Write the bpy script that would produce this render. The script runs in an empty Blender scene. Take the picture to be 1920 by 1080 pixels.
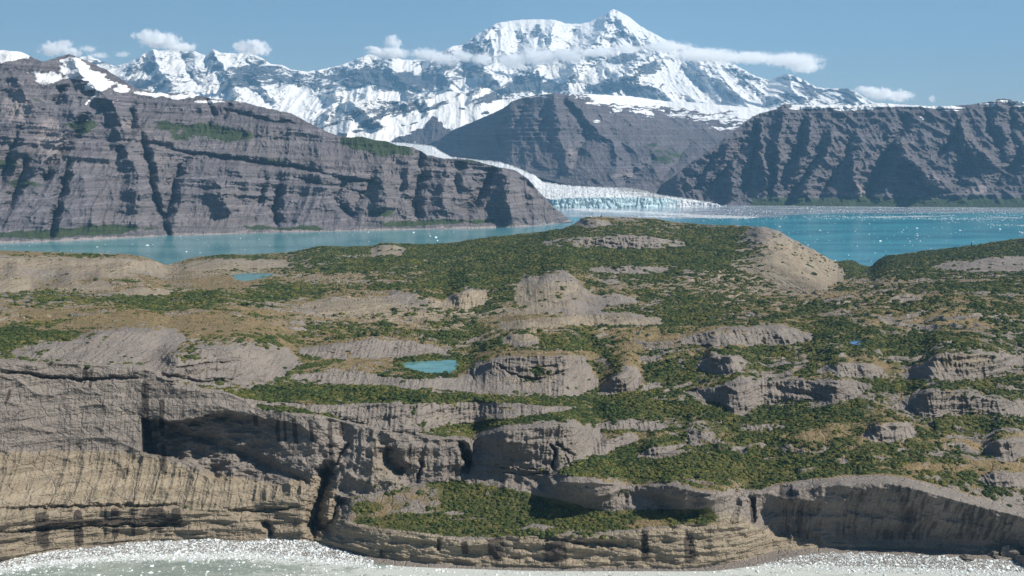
import bpy, math, random
import numpy as np
from mathutils import Vector

# ------------------------------------------------------------------ camera, sky, sun, exposure
H = 450.0                      # camera height above the sea
PITCH = math.radians(7.8)
FPX = 2059.0                   # focal length in pixels of the 1920 wide photograph
scene = bpy.context.scene
COL = scene.collection
cam_d = bpy.data.cameras.new("camera")
cam = bpy.data.objects.new("camera", cam_d)
COL.objects.link(cam)
cam.location = (0, 0, H)
cam.rotation_euler = (math.radians(90) - PITCH, 0, 0)
cam_d.sensor_width = 36
cam_d.lens = 36 * FPX / 1920
cam_d.clip_start = 1.0
cam_d.clip_end = 200000
scene.camera = cam

SUN_AZ = math.radians(108)     # clockwise from the viewing direction
SUN_EL = math.radians(43)
world = bpy.data.worlds.new("World")
scene.world = world
world.use_nodes = True
nt = world.node_tree
nt.nodes.clear()
sky = nt.nodes.new("ShaderNodeTexSky")
sky.sky_type = 'NISHITA'
sky.sun_disc = False
sky.sun_elevation = SUN_EL
sky.sun_rotation = SUN_AZ
sky.altitude = 500
sky.air_density = 1.0
sky.dust_density = 0.0
sky.ozone_density = 2.6
bg = nt.nodes.new("ShaderNodeBackground")
bg.inputs[1].default_value = 0.05
wo = nt.nodes.new("ShaderNodeOutputWorld")
nt.links.new(sky.outputs[0], bg.inputs[0])
nt.links.new(bg.outputs[0], wo.inputs[0])

sun_d = bpy.data.lights.new("sun", 'SUN')
sun_d.energy = 5.0
sun_d.angle = math.radians(0.5)
sun_d.color = (1.0, 0.94, 0.85)
sun = bpy.data.objects.new("sun", sun_d)
COL.objects.link(sun)
sdir = Vector((math.sin(SUN_AZ) * math.cos(SUN_EL), math.cos(SUN_AZ) * math.cos(SUN_EL), math.sin(SUN_EL)))
sun.rotation_euler = sdir.to_track_quat('Z', 'Y').to_euler()
sun.location = (3000, -1000, 4000)

scene.view_settings.view_transform = 'Standard'
scene.view_settings.look = 'None'
scene.view_settings.exposure = 0.47
scene.view_settings.gamma = 1.0
scene.cycles.use_denoising = True
scene.cycles.max_bounces = 12
scene.cycles.diffuse_bounces = 1
scene.cycles.glossy_bounces = 2
scene.cycles.volume_bounces = 12
scene.cycles.transparent_max_bounces = 8

# ------------------------------------------------------------------ numbers
F32 = np.float32
SP, CP = math.sin(PITCH), math.cos(PITCH)
rng = np.random.default_rng(7)
random.seed(7)


def tau(v):
    """tangent of the depression of picture row v"""
    yu = (540.0 - np.asarray(v, dtype=float)) / FPX
    return (SP - CP * yu) / (CP + SP * yu)


def unproj(u, v, Y):
    yu = (540.0 - v) / FPX
    den = CP + SP * yu
    X = Y * ((u - 960.0) / FPX) / den
    Z = H - Y * (SP - CP * yu) / den
    return X, Z


def L(pts, u, k=1):
    p = np.array(pts, dtype=float)
    return np.interp(u, p[:, 0], p[:, k])


def Ls(pts, u, k=1):
    """smooth (monotone cubic) interpolation"""
    p = np.array(pts, dtype=float)
    x, y = p[:, 0], p[:, k]
    d = np.diff(y) / np.diff(x)
    m = np.zeros_like(x)
    m[1:-1] = np.where(d[1:] * d[:-1] > 0, 2 * d[1:] * d[:-1] / (d[1:] + d[:-1] + 1e-12), 0)
    m[0], m[-1] = d[0], d[-1]
    i = np.clip(np.searchsorted(x, u) - 1, 0, len(x) - 2)
    h = (x[i + 1] - x[i])
    t = np.clip((u - x[i]) / h, 0, 1)
    return ((2 * t**3 - 3 * t**2 + 1) * y[i] + (t**3 - 2 * t**2 + t) * h * m[i]
            + (-2 * t**3 + 3 * t**2) * y[i + 1] + (t**3 - t**2) * h * m[i + 1])


_perm = rng.permutation(512).astype(np.int32)
_grad = rng.normal(size=(512, 3)).astype(F32)
_grad /= np.linalg.norm(_grad, axis=1)[:, None]


def perlin(x, y, z=None, seed=0):
    x = np.asarray(x, dtype=np.float64); y = np.asarray(y, dtype=np.float64)
    if z is None:
        z = np.full_like(x, 0.37 + seed * 3.1)
    else:
        z = np.asarray(z, dtype=np.float64) + seed * 17.3
    x = x + seed * 5.7
    xi = np.floor(x).astype(np.int64); yi = np.floor(y).astype(np.int64); zi = np.floor(z).astype(np.int64)
    fx = (x - xi).astype(F32); fy = (y - yi).astype(F32); fz = (z - zi).astype(F32)
    u = fx * fx * fx * (fx * (fx * 6 - 15) + 10)
    v = fy * fy * fy * (fy * (fy * 6 - 15) + 10)
    w = fz * fz * fz * (fz * (fz * 6 - 15) + 10)
    out = 0
    for dx in (0, 1):
        hx = _perm[(xi + dx) & 511]
        for dy in (0, 1):
            hy = _perm[(hx + yi + dy) & 511]
            for dz in (0, 1):
                g = _grad[_perm[(hy + zi + dz) & 511]]
                val = g[..., 0] * (fx - dx) + g[..., 1] * (fy - dy) + g[..., 2] * (fz - dz)
                out = out + val * (u if dx else 1 - u) * (v if dy else 1 - v) * (w if dz else 1 - w)
    return out * 1.6


def fbm(x, y, z=None, octv=4, gain=0.5, lac=2.03, seed=0):
    a, s, n = 1.0, 0, 0
    for o in range(octv):
        s = s + a * perlin(x, y, z, seed + o)
        n += a
        a *= gain
        x = x * lac; y = y * lac
        if z is not None: z = z * lac
    return s / n


def ridged(x, y, z=None, octv=4, gain=0.55, lac=2.1, seed=0):
    a, s, n, prev = 1.0, 0, 0, 1.0
    for o in range(octv):
        r = 1 - np.abs(perlin(x, y, z, seed + o)) * 1.7
        r = np.clip(r, 0, 1) ** 2
        s = s + a * r * prev
        prev = np.clip(r * 1.3, 0, 1)
        n += a
        a *= gain
        x = x * lac; y = y * lac
        if z is not None: z = z * lac
    return s / n


def ss(a, b, x):
    t = np.clip((x - a) / (b - a), 0, 1)
    return t * t * (3 - 2 * t)


def polydist(U, V, pts, reach, widths=None):
    """distance in pixels of the grid points to a polyline (inf beyond reach)"""
    out = np.full(U.shape, 1e9, dtype=F32)
    side = np.zeros(U.shape, dtype=F32)
    par = np.zeros(U.shape, dtype=F32)
    n = len(pts) - 1
    for i, ((x0, y0), (x1, y1)) in enumerate(zip(pts[:-1], pts[1:])):
        bb = (U > min(x0, x1) - reach) & (U < max(x0, x1) + reach) & (V > min(y0, y1) - reach) & (V < max(y0, y1) + reach)
        if not bb.any(): continue
        uu, vv = U[bb], V[bb]
        dx, dy = x1 - x0, y1 - y0
        l2 = dx * dx + dy * dy + 1e-9
        t = np.clip(((uu - x0) * dx + (vv - y0) * dy) / l2, 0, 1)
        d = np.hypot(uu - x0 - t * dx, vv - y0 - t * dy)
        s = np.sign(dx * (vv - y0) - dy * (uu - x0))
        o = out[bb]; k = d < o
        o[k] = d[k]; out[bb] = o
        q = side[bb]; q[k] = s[k]; side[bb] = q
        q = par[bb]; q[k] = ((i + t) / n)[k]; par[bb] = q
    return out, side, par


def stroke(U, V, pts, width, sharp=1.0):
    """1 on the line, 0 at width pixels, tapered to both ends"""
    d, s, p = polydist(U, V, pts, width * 1.3)
    f = np.clip(1 - d / width, 0, 1)
    f = f * f * (3 - 2 * f) if sharp == 1.0 else f ** sharp
    return f * np.clip(p * 6 + 0.25, 0, 1) * np.clip((1 - p) * 6 + 0.25, 0, 1)


def blob(U, V, cu, cv, ru, rv):
    return np.exp(-(((U - cu) / ru) ** 2 + ((V - cv) / rv) ** 2))


def inpoly(U, V, pts, soft=3.0):
    """soft polygon mask"""
    inside = np.zeros(U.shape, dtype=bool)
    n = len(pts)
    for i in range(n):
        x0, y0 = pts[i]; x1, y1 = pts[(i + 1) % n]
        if y0 == y1: continue
        c = ((y0 > V) != (y1 > V)) & (U < (x1 - x0) * (V - y0) / (y1 - y0) + x0)
        inside ^= c
    if soft <= 0: return inside.astype(F32)
    d, _, _ = polydist(U, V, list(pts) + [pts[0]], soft)
    d = np.minimum(d, soft)
    return np.where(inside, 0.5 + 0.5 * d / soft, 0.5 - 0.5 * d / soft).astype(F32)


def sheet(name, X, Y, Z, masks, mat, skirt=None, kind='structure', masks2=None):
    """a grid of real ground points (rows x columns) as one mesh with its vertex masks"""
    r, c = X.shape
    if skirt is not None:                      # the far side of the ridge: back and down
        back, drop = skirt
        ks = (0.15, 0.5, 1.0)
        Xs = [X]; Ys = [Y]; Zs = [Z]; Ms = [masks]; Ms2 = [masks2]
        for k in ks:
            sc = 1 + back * k / np.maximum(Y[-1:], 1)
            Xs.append(X[-1:] * sc); Ys.append(Y[-1:] * sc); Zs.append(Z[-1:] - drop * k ** 1.3)
            Ms.append(masks[-1:])
            if masks2 is not None: Ms2.append(masks2[-1:])
        X = np.concatenate(Xs); Y = np.concatenate(Ys); Z = np.concatenate(Zs); masks = np.concatenate(Ms)
        if masks2 is not None: masks2 = np.concatenate(Ms2)
        r = X.shape[0]
    co = np.stack([X, Y, Z], -1).astype(F32).reshape(-1)
    me = bpy.data.meshes.new(name)
    nf = (r - 1) * (c - 1)
    me.vertices.add(r * c)
    me.vertices.foreach_set("co", co)
    idx = np.arange(r * c, dtype=np.int32).reshape(r, c)
    q = np.stack([idx[:-1, :-1], idx[:-1, 1:], idx[1:, 1:], idx[1:, :-1]], -1).reshape(-1)
    me.loops.add(nf * 4)
    me.loops.foreach_set("vertex_index", q)
    me.polygons.add(nf)
    me.polygons.foreach_set("loop_start", np.arange(nf, dtype=np.int32) * 4)
    me.polygons.foreach_set("use_smooth", np.ones(nf, dtype=bool))
    me.update(calc_edges=True)
    at = me.attributes.new("masks", 'FLOAT_COLOR', 'POINT')
    at.data.foreach_set("color", masks.astype(F32).reshape(-1))
    if masks2 is not None:
        at = me.attributes.new("masks_b", 'FLOAT_COLOR', 'POINT')
        at.data.foreach_set("color", masks2.astype(F32).reshape(-1))
    ob = bpy.data.objects.new(name, me)
    COL.objects.link(ob)
    me.materials.append(mat)
    ob['kind'] = kind
    return ob


def tomesh(name, verts, faces, mat, smooth=False):
    me = bpy.data.meshes.new(name)
    me.from_pydata([tuple(map(float, p)) for p in verts], [], [tuple(int(i) for i in f) for f in faces])
    if smooth:
        me.polygons.foreach_set("use_smooth", np.ones(len(me.polygons), dtype=bool))
    me.materials.append(mat)
    me.update()
    return me


# ------------------------------------------------------------------ materials
class NB:
    """small helper to write node trees"""
    def __init__(self, name):
        self.m = bpy.data.materials.new(name)
        self.m.use_nodes = True
        self.t = self.m.node_tree
        self.t.nodes.clear()
        self.out = self.t.nodes.new("ShaderNodeOutputMaterial")
        g = self.t.nodes.new("ShaderNodeNewGeometry")
        self.pos = g.outputs["Position"]
        self.nrm = g.outputs["Normal"]

    def n(self, typ, **kw):
        nd = self.t.nodes.new(typ)
        for k, v in kw.items(): setattr(nd, k, v)
        return nd

    def link(self, a, b):
        self.t.links.new(a, b)

    def setin(self, nd, i, v):
        if isinstance(v, (int, float)): nd.inputs[i].default_value = v
        elif isinstance(v, (tuple, list)): nd.inputs[i].default_value = v
        else: self.link(v, nd.inputs[i])

    def math(self, op, a, b=0.0, clamp=False):
        nd = self.n("ShaderNodeMath", operation=op, use_clamp=clamp)
        self.setin(nd, 0, a); self.setin(nd, 1, b)
        return nd.outputs[0]

    def scale(self, vec, s):
        nd = self.n("ShaderNodeMapping")
        self.link(vec, nd.inputs[0]); nd.inputs[3].default_value = s
        return nd.outputs[0]

    def noise(self, vec, s, detail=4, rough=0.55, dist=0.0, color=False):
        nd = self.n("ShaderNodeTexNoise")
        self.link(vec, nd.inputs["Vector"])
        nd.inputs["Scale"].default_value = s
        nd.inputs["Detail"].default_value = detail
        nd.inputs["Roughness"].default_value = rough
        nd.inputs["Distortion"].default_value = dist
        return nd.outputs[1 if color else 0]

    def voro(self, vec, s, feature='F1', out=0):
        nd = self.n("ShaderNodeTexVoronoi", feature=feature)
        self.link(vec, nd.inputs["Vector"]); nd.inputs["Scale"].default_value = s
        return nd.outputs[out]

    def ramp(self, f, stops):
        nd = self.n("ShaderNodeValToRGB")
        self.link(f, nd.inputs[0])
        e = nd.color_ramp.elements
        while len(e) < len(stops): e.new(0.5)
        for k, (p, c) in enumerate(stops):
            e[k].position = p
            e[k].color = (c, c, c, 1) if isinstance(c, (int, float)) else (*c, 1)
        return nd.outputs[0]

    def mix(self, f, a, b, mode='MIX'):
        nd = self.n("ShaderNodeMix", data_type='RGBA', blend_type=mode)
        self.setin(nd, 0, f)
        for i, v in ((6, a), (7, b)):
            if isinstance(v, (tuple, list)): nd.inputs[i].default_value = (*v[:3], 1)
            else: self.link(v, nd.inputs[i])
        return nd.outputs[2]

    def attr(self, name):
        nd = self.n("ShaderNodeAttribute", attribute_name=name)
        sp = self.n("ShaderNodeSeparateColor")
        self.link(nd.outputs["Color"], sp.inputs[0])
        return sp.outputs[0], sp.outputs[1], sp.outputs[2], nd.outputs["Alpha"]

    def edge(self, m, nz, amt=0.5, lo=0.42, hi=0.58):
        """mask whose border follows the noise"""
        a = self.math('SUBTRACT', nz, 0.5)
        a = self.math('MULTIPLY', a, amt)
        a = self.math('ADD', m, a)
        nd = self.n("ShaderNodeMapRange", interpolation_type='SMOOTHSTEP')
        self.link(a, nd.inputs[0])
        nd.inputs[1].default_value = lo; nd.inputs[2].default_value = hi
        return nd.outputs[0]

    def mixvec(self, vec, amt, s):
        nz = self.noise(vec, s, 3, 0.6, 0, color=True)
        a = self.n("ShaderNodeVectorMath", operation='SCALE'); self.link(nz, a.inputs[0]); a.inputs[3].default_value = amt / s * .1
        c = self.n("ShaderNodeVectorMath", operation='ADD'); self.link(vec, c.inputs[0]); self.link(a.outputs[0], c.inputs[1])
        return c.outputs[0]

    def bump(self, h, dist, strength=1.0, normal=None):
        nd = self.n("ShaderNodeBump")
        nd.inputs["Strength"].default_value = strength
        nd.inputs["Distance"].default_value = dist
        self.link(h, nd.inputs["Height"])
        if normal is not None: self.link(normal, nd.inputs["Normal"])
        return nd.outputs[0]

    def finish(self, col, rough=0.9, normal=None, spec=0.2, **kw):
        b = self.n("ShaderNodeBsdfPrincipled")
        self.setin(b, b.inputs.find("Base Color"), (*col, 1) if isinstance(col, tuple) else col)
        self.setin(b, b.inputs.find("Roughness"), rough)
        b.inputs["Specular IOR Level"].default_value = spec
        for k, v in kw.items(): self.setin(b, b.inputs.find(k), v)
        if normal is not None: self.link(normal, b.inputs["Normal"])
        self.link(b.outputs[0], self.out.inputs[0])
        return self.m


def mat_near():
    """near headland: grey till and sandstone, ochre moss and soil, green scrub. masks = scrub, ochre, tan sand, wet streaks and painted shade"""
    b = NB("near_ground")
    veg, och, tan, stain_shade = b.attr("masks")
    P = b.pos
    str_ = b.noise(b.scale(P, (0.004, 0.004, 0.16)), 1.0, 5, 0.65, 0.3)
    rill = b.noise(b.scale(P, (0.22, 0.08, 0.018)), 1.0, 4, 0.6, 0.9)
    sxyz = b.n('ShaderNodeSeparateXYZ'); b.link(b.nrm, sxyz.inputs[0])
    stp = b.ramp(sxyz.outputs[2], [(0.35, 1.0), (0.8, 0.12)])
    fine = b.noise(P, 0.35, 6, 0.65)
    big = b.noise(P, 0.012, 4, 0.55)
    mid = b.noise(P, 0.06, 5, 0.6)
    rock = b.ramp(str_, [(0.3, (0.145, 0.125, 0.112)), (0.45, (0.235, 0.205, 0.183)), (0.55, (0.19, 0.165, 0.148)), (0.7, (0.31, 0.272, 0.238))])
    st2 = b.noise(b.scale(P, (0.0015, 0.0015, 0.07)), 1.0, 4, 0.7, 0.2)
    rock = b.mix(0.4, rock, b.ramp(st2, [(0.38, (0.115, 0.10, 0.092)), (0.47, (0.31, 0.272, 0.24)), (0.53, (0.155, 0.135, 0.122)), (0.6, (0.28, 0.246, 0.215))]))
    rock = b.mix(b.math('MULTIPLY', b.ramp(rill, [(0.35, 0.0), (0.65, 1.0)]), stp), rock, (0.175, 0.148, 0.125))
    rock = b.mix(b.ramp(big, [(0.4, 0.0), (0.62, 0.55)]), rock, (0.33, 0.29, 0.25))
    rock = b.mix(0.4, rock, b.ramp(fine, [(0.3, (0.12, 0.105, 0.095)), (0.7, (0.3, 0.268, 0.235))]))
    sand = b.ramp(str_, [(0.3, (0.15, 0.122, 0.086)), (0.5, (0.27, 0.22, 0.152)), (0.7, (0.36, 0.298, 0.21))])
    sand = b.mix(0.4, sand, b.ramp(fine, [(0.3, (0.16, 0.13, 0.095)), (0.7, (0.38, 0.315, 0.225))]))
    sand = b.mix(0.35, sand, b.ramp(st2, [(0.4, (0.15, 0.128, 0.105)), (0.48, (0.43, 0.37, 0.285)), (0.54, (0.22, 0.185, 0.14)), (0.6, (0.40, 0.34, 0.26))]))
    col = b.mix(b.edge(tan, mid, 0.9, 0.3, 0.7), rock, sand)
    moss = b.ramp(mid, [(0.3, (0.10, 0.095, 0.038)), (0.45, (0.185, 0.138, 0.07)), (0.58, (0.24, 0.165, 0.088)), (0.72, (0.30, 0.245, 0.17))])
    moss = b.mix(0.35, moss, b.ramp(fine, [(0.35, (0.08, 0.085, 0.03)), (0.65, (0.35, 0.27, 0.16))]))
    col = b.mix(b.edge(och, b.noise(P, 0.09, 5, 0.65), 1.0, 0.38, 0.6), col, moss)
    grn = b.ramp(b.noise(P, 0.10, 5, 0.65), [(0.32, (0.03, 0.045, 0.015)), (0.48, (0.075, 0.085, 0.028)), (0.6, (0.135, 0.125, 0.045)), (0.7, (0.19, 0.145, 0.07))])
    vm = b.edge(veg, b.noise(P, 0.10, 6, 0.7), 1.0, 0.42, 0.58)
    col = b.mix(vm, col, grn)
    wet = b.edge(stain_shade, b.noise(b.scale(P, (0.3, 0.05, 0.02)), 1.0, 4, 0.6), 1.1, 0.4, 0.75)  # wet streaks, plus the shade painted on the right bay wall
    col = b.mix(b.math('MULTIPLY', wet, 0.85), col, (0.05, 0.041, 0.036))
    hgt = b.math('ADD', b.math('MULTIPLY', fine, 1.0), b.math('MULTIPLY', b.math('MULTIPLY', rill, stp), 1.2))
    hgt = b.math('ADD', hgt, b.math('MULTIPLY', str_, 1.4))
    crack = b.voro(b.scale(b.mixvec(P, 6.0, 0.05), (0.055, 0.04, 0.085)), 1.0, 'DISTANCE_TO_EDGE')
    ck = b.ramp(crack, [(0.0, 0.0), (0.06, 1.0)])
    hgt = b.math('ADD', hgt, b.math('MULTIPLY', ck, 0.35))
    nb_ = b.bump(hgt, 3.6, 0.9)
    return b.finish(col, 0.95, nb_, 0.15)


def mat_mountain(name, tint, sc=1.0, snowcol=(0.70, 0.71, 0.72), dip=0.0, grn=(0.045, 0.062, 0.028), snoise=.016):
    """masks = snow, scrub, pale scree, dark strata"""
    b = NB(name)
    snow, veg, scree, dark = b.attr("masks")
    P = b.scale(b.pos, (sc, sc, sc))
    Pd = b.n("ShaderNodeMapping"); b.link(P, Pd.inputs[0]); Pd.inputs[2].default_value = (0, dip, 0)
    Pd = Pd.outputs[0]
    st = b.noise(b.scale(Pd, (0.0006, 0.0006, 0.035)), 1.0, 6, 0.7, 0.2)
    rl = b.noise(b.scale(P, (0.03, 0.012, 0.006)), 1.0, 5, 0.62, 1.2)
    fn = b.noise(P, 0.03, 6, 0.68)
    bg_ = b.noise(P, 0.0022, 4, 0.55)
    t = tint
    c = lambda k: (t[0] * k, t[1] * k, t[2] * k)
    rock = b.ramp(st, [(0.34, c(0.4)), (0.43, c(1.05)), (0.49, c(0.62)), (0.55, c(1.75)), (0.6, c(0.7)), (0.7, c(1.3))])
    rock = b.mix(b.ramp(rl, [(0.35, 0.55), (0.62, 0.0)]), rock, c(0.55))
    rock = b.mix(0.3, rock, b.ramp(fn, [(0.3, c(0.45)), (0.7, c(1.6))]))
    rock = b.mix(b.ramp(bg_, [(0.4, 0.0), (0.7, 0.6)]), rock, (t[0] * 1.25, t[1] * 1.15, t[2] * 1.0))
    rock = b.mix(b.edge(scree, fn, 0.8, 0.35, 0.65), rock, (t[0] * 2.0, t[1] * 1.85, t[2] * 1.65))
    rock = b.mix(b.math('MULTIPLY', b.edge(dark, fn, 0.6, 0.3, 0.7), 0.6), rock, c(0.4))
    g = b.mix(b.noise(P, 0.02, 4, 0.6), (grn[0] * 0.7, grn[1] * 0.7, grn[2] * 0.7), (grn[0] * 1.4, grn[1] * 1.4, grn[2] * 1.3))
    col = b.mix(b.edge(veg, b.noise(P, 0.013, 6, 0.68), 1.0, 0.4, 0.6), rock, g)
    sn = b.edge(snow, b.noise(P, snoise, 8, 0.72), 1.15, 0.46, 0.54)
    col = b.mix(sn, col, snowcol)
    hgt = b.math('ADD', b.math('MULTIPLY', st, 1.0), b.math('MULTIPLY', rl, 1.0))
    hgt = b.math('ADD', hgt, b.math('MULTIPLY', fn, 0.7))
    hgt = b.math('MULTIPLY', hgt, b.math('SUBTRACT', 1.0, b.math('MULTIPLY', sn, 0.85)))
    nb_ = b.bump(hgt, 26.0 / sc, 0.8)
    return b.finish(col, b.math('SUBTRACT', 0.95, b.math('MULTIPLY', sn, 0.3)), nb_, 0.15)


def mat_glacier():
    """masks.r = bare blue ice, g = dirty moraine"""
    b = NB("glacier_ice")
    blue, dirt, cr, a = b.attr("masks")
    fn = b.noise(b.pos, 0.04, 6, 0.7)
    v = b.voro(b.pos, 0.03)
    col = b.mix(b.ramp(fn, [(0.35, 0.0), (0.65, 1.0)]), (0.62, 0.66, 0.68), (0.86, 0.87, 0.88))
    col = b.mix(b.math('MULTIPLY', b.edge(dirt, fn, 1.0, 0.35, 0.7), 0.7), col, (0.2, 0.19, 0.18))
    col = b.mix(b.edge(blue, b.noise(b.scale(b.pos, (0.02, 0.02, 0.006)), 1, 5, 0.7), 1.2, 0.35, 0.7), col, (0.55, 0.73, 0.77))
    nb_ = b.bump(b.math('ADD', fn, b.math('MULTIPLY', v, 0.6)), 22, 0.9)
    return b.finish(col, 0.6, nb_, 0.3)


def mat_water(name, deep, shallow, scl, rough, bmp):
    b = NB(name)
    n1 = b.noise(b.scale(b.pos, (0.6, 1.5, 1)), scl, 5, 0.6, 0.6)
    col = b.mix(b.ramp(n1, [(0.38, 0.0), (0.62, 1.0)]), deep, shallow)
    w = b.noise(b.scale(b.pos, (0.5, 1.2, 1)), 0.15, 4, 0.6)
    return b.finish(col, rough, b.bump(w, bmp, 0.5), 0.45)


def mat_fjord():
    """milky turquoise melt water with a pale slush belt. masks.r = slush belt"""
    b = NB("fjord_water")
    sl, lf, a_, _ = b.attr("masks")
    n1 = b.noise(b.scale(b.pos, (0.35, 1.6, 1)), 0.0035, 5, 0.6, 0.6)
    col = b.mix(b.ramp(n1, [(0.38, 0.0), (0.62, 1.0)]), (0.028, 0.20, 0.285), (0.065, 0.34, 0.42))
    col = b.mix(lf, col, b.mix(b.ramp(n1, [(0.4, 0.0), (0.6, 1.0)]), (0.075, 0.225, 0.255), (0.13, 0.30, 0.325)))
    n2 = b.noise(b.scale(b.pos, (0.3, 1.0, 1)), 0.012, 6, 0.7)
    m = b.edge(sl, n2, 0.9, 0.4, 0.62)
    col = b.mix(b.math('MULTIPLY', m, 0.85), col, b.mix(b.ramp(n2, [(0.45, 0.0), (0.62, 1.0)]), (0.27, 0.28, 0.34), (0.52, 0.53, 0.58)))
    col = b.mix(b.ramp(b.math('ADD', n2, b.math('MULTIPLY', b.math('MULTIPLY', a_, 0.5), 1.0)), [(0.86, 0.0), (0.94, 1.0)]), col, (0.8, 0.81, 0.83))
    w = b.noise(b.scale(b.pos, (0.4, 1.4, 1)), 0.05, 3, 0.6)
    return b.finish(col, 0.16, b.bump(w, 0.7, 0.4), 0.5)


def mat_bay():
    """near bay: grey green silt water full of brash. masks.r = slush"""
    b = NB("bay_water")
    sl, b_, c_, _ = b.attr("masks")
    n1 = b.noise(b.scale(b.pos, (0.6, 1.6, 1)), 0.02, 5, 0.65, 0.8)
    col = b.mix(b.ramp(n1, [(0.38, 0.0), (0.62, 1.0)]), (0.19, 0.235, 0.205), (0.31, 0.345, 0.30))
    n2 = b.noise(b.scale(b.pos, (0.55, 1.0, 1)), 0.11, 8, 0.75, 0.5)
    n3 = b.noise(b.pos, 0.8, 6, 0.75)
    nn = b.math('ADD', b.math('MULTIPLY', n2, 0.6), b.math('MULTIPLY', n3, 0.4))
    m = b.edge(sl, nn, 3.2, 0.36, 0.72)
    col = b.mix(m, col, b.mix(b.ramp(n3, [(0.38, 0.0), (0.62, 1.0)]), (0.36, 0.385, 0.35), (0.60, 0.62, 0.59)))
    return b.finish(col, b.math('ADD', 0.2, b.math('MULTIPLY', m, 0.6)), b.bump(nn, 0.9, 0.8), 0.35)


def mat_ice(name="iceberg_ice", blue=0.35):
    b = NB(name)
    tc = b.n("ShaderNodeObjectInfo")
    n1 = b.noise(b.pos, 0.25, 5, 0.6)
    f = b.math('MULTIPLY', b.ramp(n1, [(0.4, 0.0), (0.65, 1.0)]), blue * 1.6)
    f = b.math('ADD', f, b.math('MULTIPLY', tc.outputs["Random"], blue * 0.5), True)
    col = b.mix(f, (0.84, 0.85, 0.85), (0.55, 0.74, 0.78))
    return b.finish(col, 0.45, b.bump(b.noise(b.pos, 0.8, 4, 0.6), 0.5, 0.6), 0.3)


def mat_brash():
    b = NB("brash_ice")
    oi = b.n("ShaderNodeObjectInfo")
    col = b.ramp(oi.outputs["Random"], [(0.0, (0.80, 0.81, 0.80)), (0.4, (0.62, 0.66, 0.66)), (0.6, (0.42, 0.44, 0.43)), (0.8, (0.24, 0.235, 0.225)), (0.9, (0.7, 0.78, 0.79))])
    return b.finish(col, 0.7, None, 0.2)


def mat_leaf():
    b = NB("scrub_leaves")
    oi = b.n("ShaderNodeObjectInfo")
    n1 = b.noise(b.pos, 0.016, 3, 0.6)
    n2 = b.noise(b.pos, 0.5, 3, 0.6)
    f = b.math('ADD', b.math('MULTIPLY', n1, 0.9), b.math('MULTIPLY', oi.outputs["Random"], 0.35))
    f = b.math('ADD', f, b.math('MULTIPLY', n2, 0.25))
    col = b.ramp(f, [(0.39, (0.016, 0.031, 0.010)), (0.59, (0.036, 0.061, 0.016)), (0.77, (0.072, 0.100, 0.025)), (0.94, (0.16, 0.15, 0.038))])
    return b.finish(col, 0.75, None, 0.2)


def mat_simple(name, a, c, s, rough=0.85, bmp=0.0):
    b = NB(name)
    n1 = b.noise(b.pos, s, 5, 0.62)
    col = b.mix(b.ramp(n1, [(0.35, 0.0), (0.65, 1.0)]), a, c)
    return b.finish(col, rough, b.bump(n1, bmp, 0.8) if bmp else None, 0.2)


M_NEAR = mat_near()
M_LEFT = mat_mountain("left_mountain_rock", (0.158, 0.146, 0.158), 1.0, dip=0.05)
M_RIGHT = mat_mountain("right_mountain_rock", (0.120, 0.110, 0.122), 0.8, dip=0.0)
M_FAR = mat_mountain("far_range_rock", (0.105, 0.105, 0.118), 0.42, snowcol=(0.74, 0.725, 0.70), snoise=.05)
M_GLAC = mat_glacier()
M_FJORD = mat_fjord()
M_BAY = mat_bay()
M_ICE = mat_ice()
M_BRASH = mat_brash()
M_LEAF = mat_leaf()
M_BARK = mat_simple("grey_bark", (0.10, 0.08, 0.06), (0.2, 0.17, 0.14), 2.0)
M_BOULDER = mat_simple("boulder_rock", (0.09, 0.08, 0.072), (0.24, 0.21, 0.18), 0.5, 0.9, 1.2)
M_POND = mat_water("pond_water", (0.07, 0.19, 0.17), (0.13, 0.27, 0.245), 0.03, 0.08, 0.2)
M_BLUEPOND = mat_water("blue_pond_water", (0.03, 0.09, 0.2), (0.07, 0.16, 0.32), 0.02, 0.05, 0.1)


# ------------------------------------------------------------------ mountains
def warp(U, V, px, seed):
    a = px[0] * 2 * fbm(U / 22.0, V / 16.0, octv=4, gain=.6, seed=seed + 301)
    b = px[1] * 2 * fbm(U / 22.0, V / 12.0, octv=4, gain=.6, seed=seed + 307)
    return U + a, V + b


def steps(s, P, seed, lo=0.62):
    s = s + 0.45 * P * perlin(s / (2.3 * P), s * 0 + seed * 1.7)
    f = s / P - np.floor(s / P)
    return ss(lo, 1.0, f) - f


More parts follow.
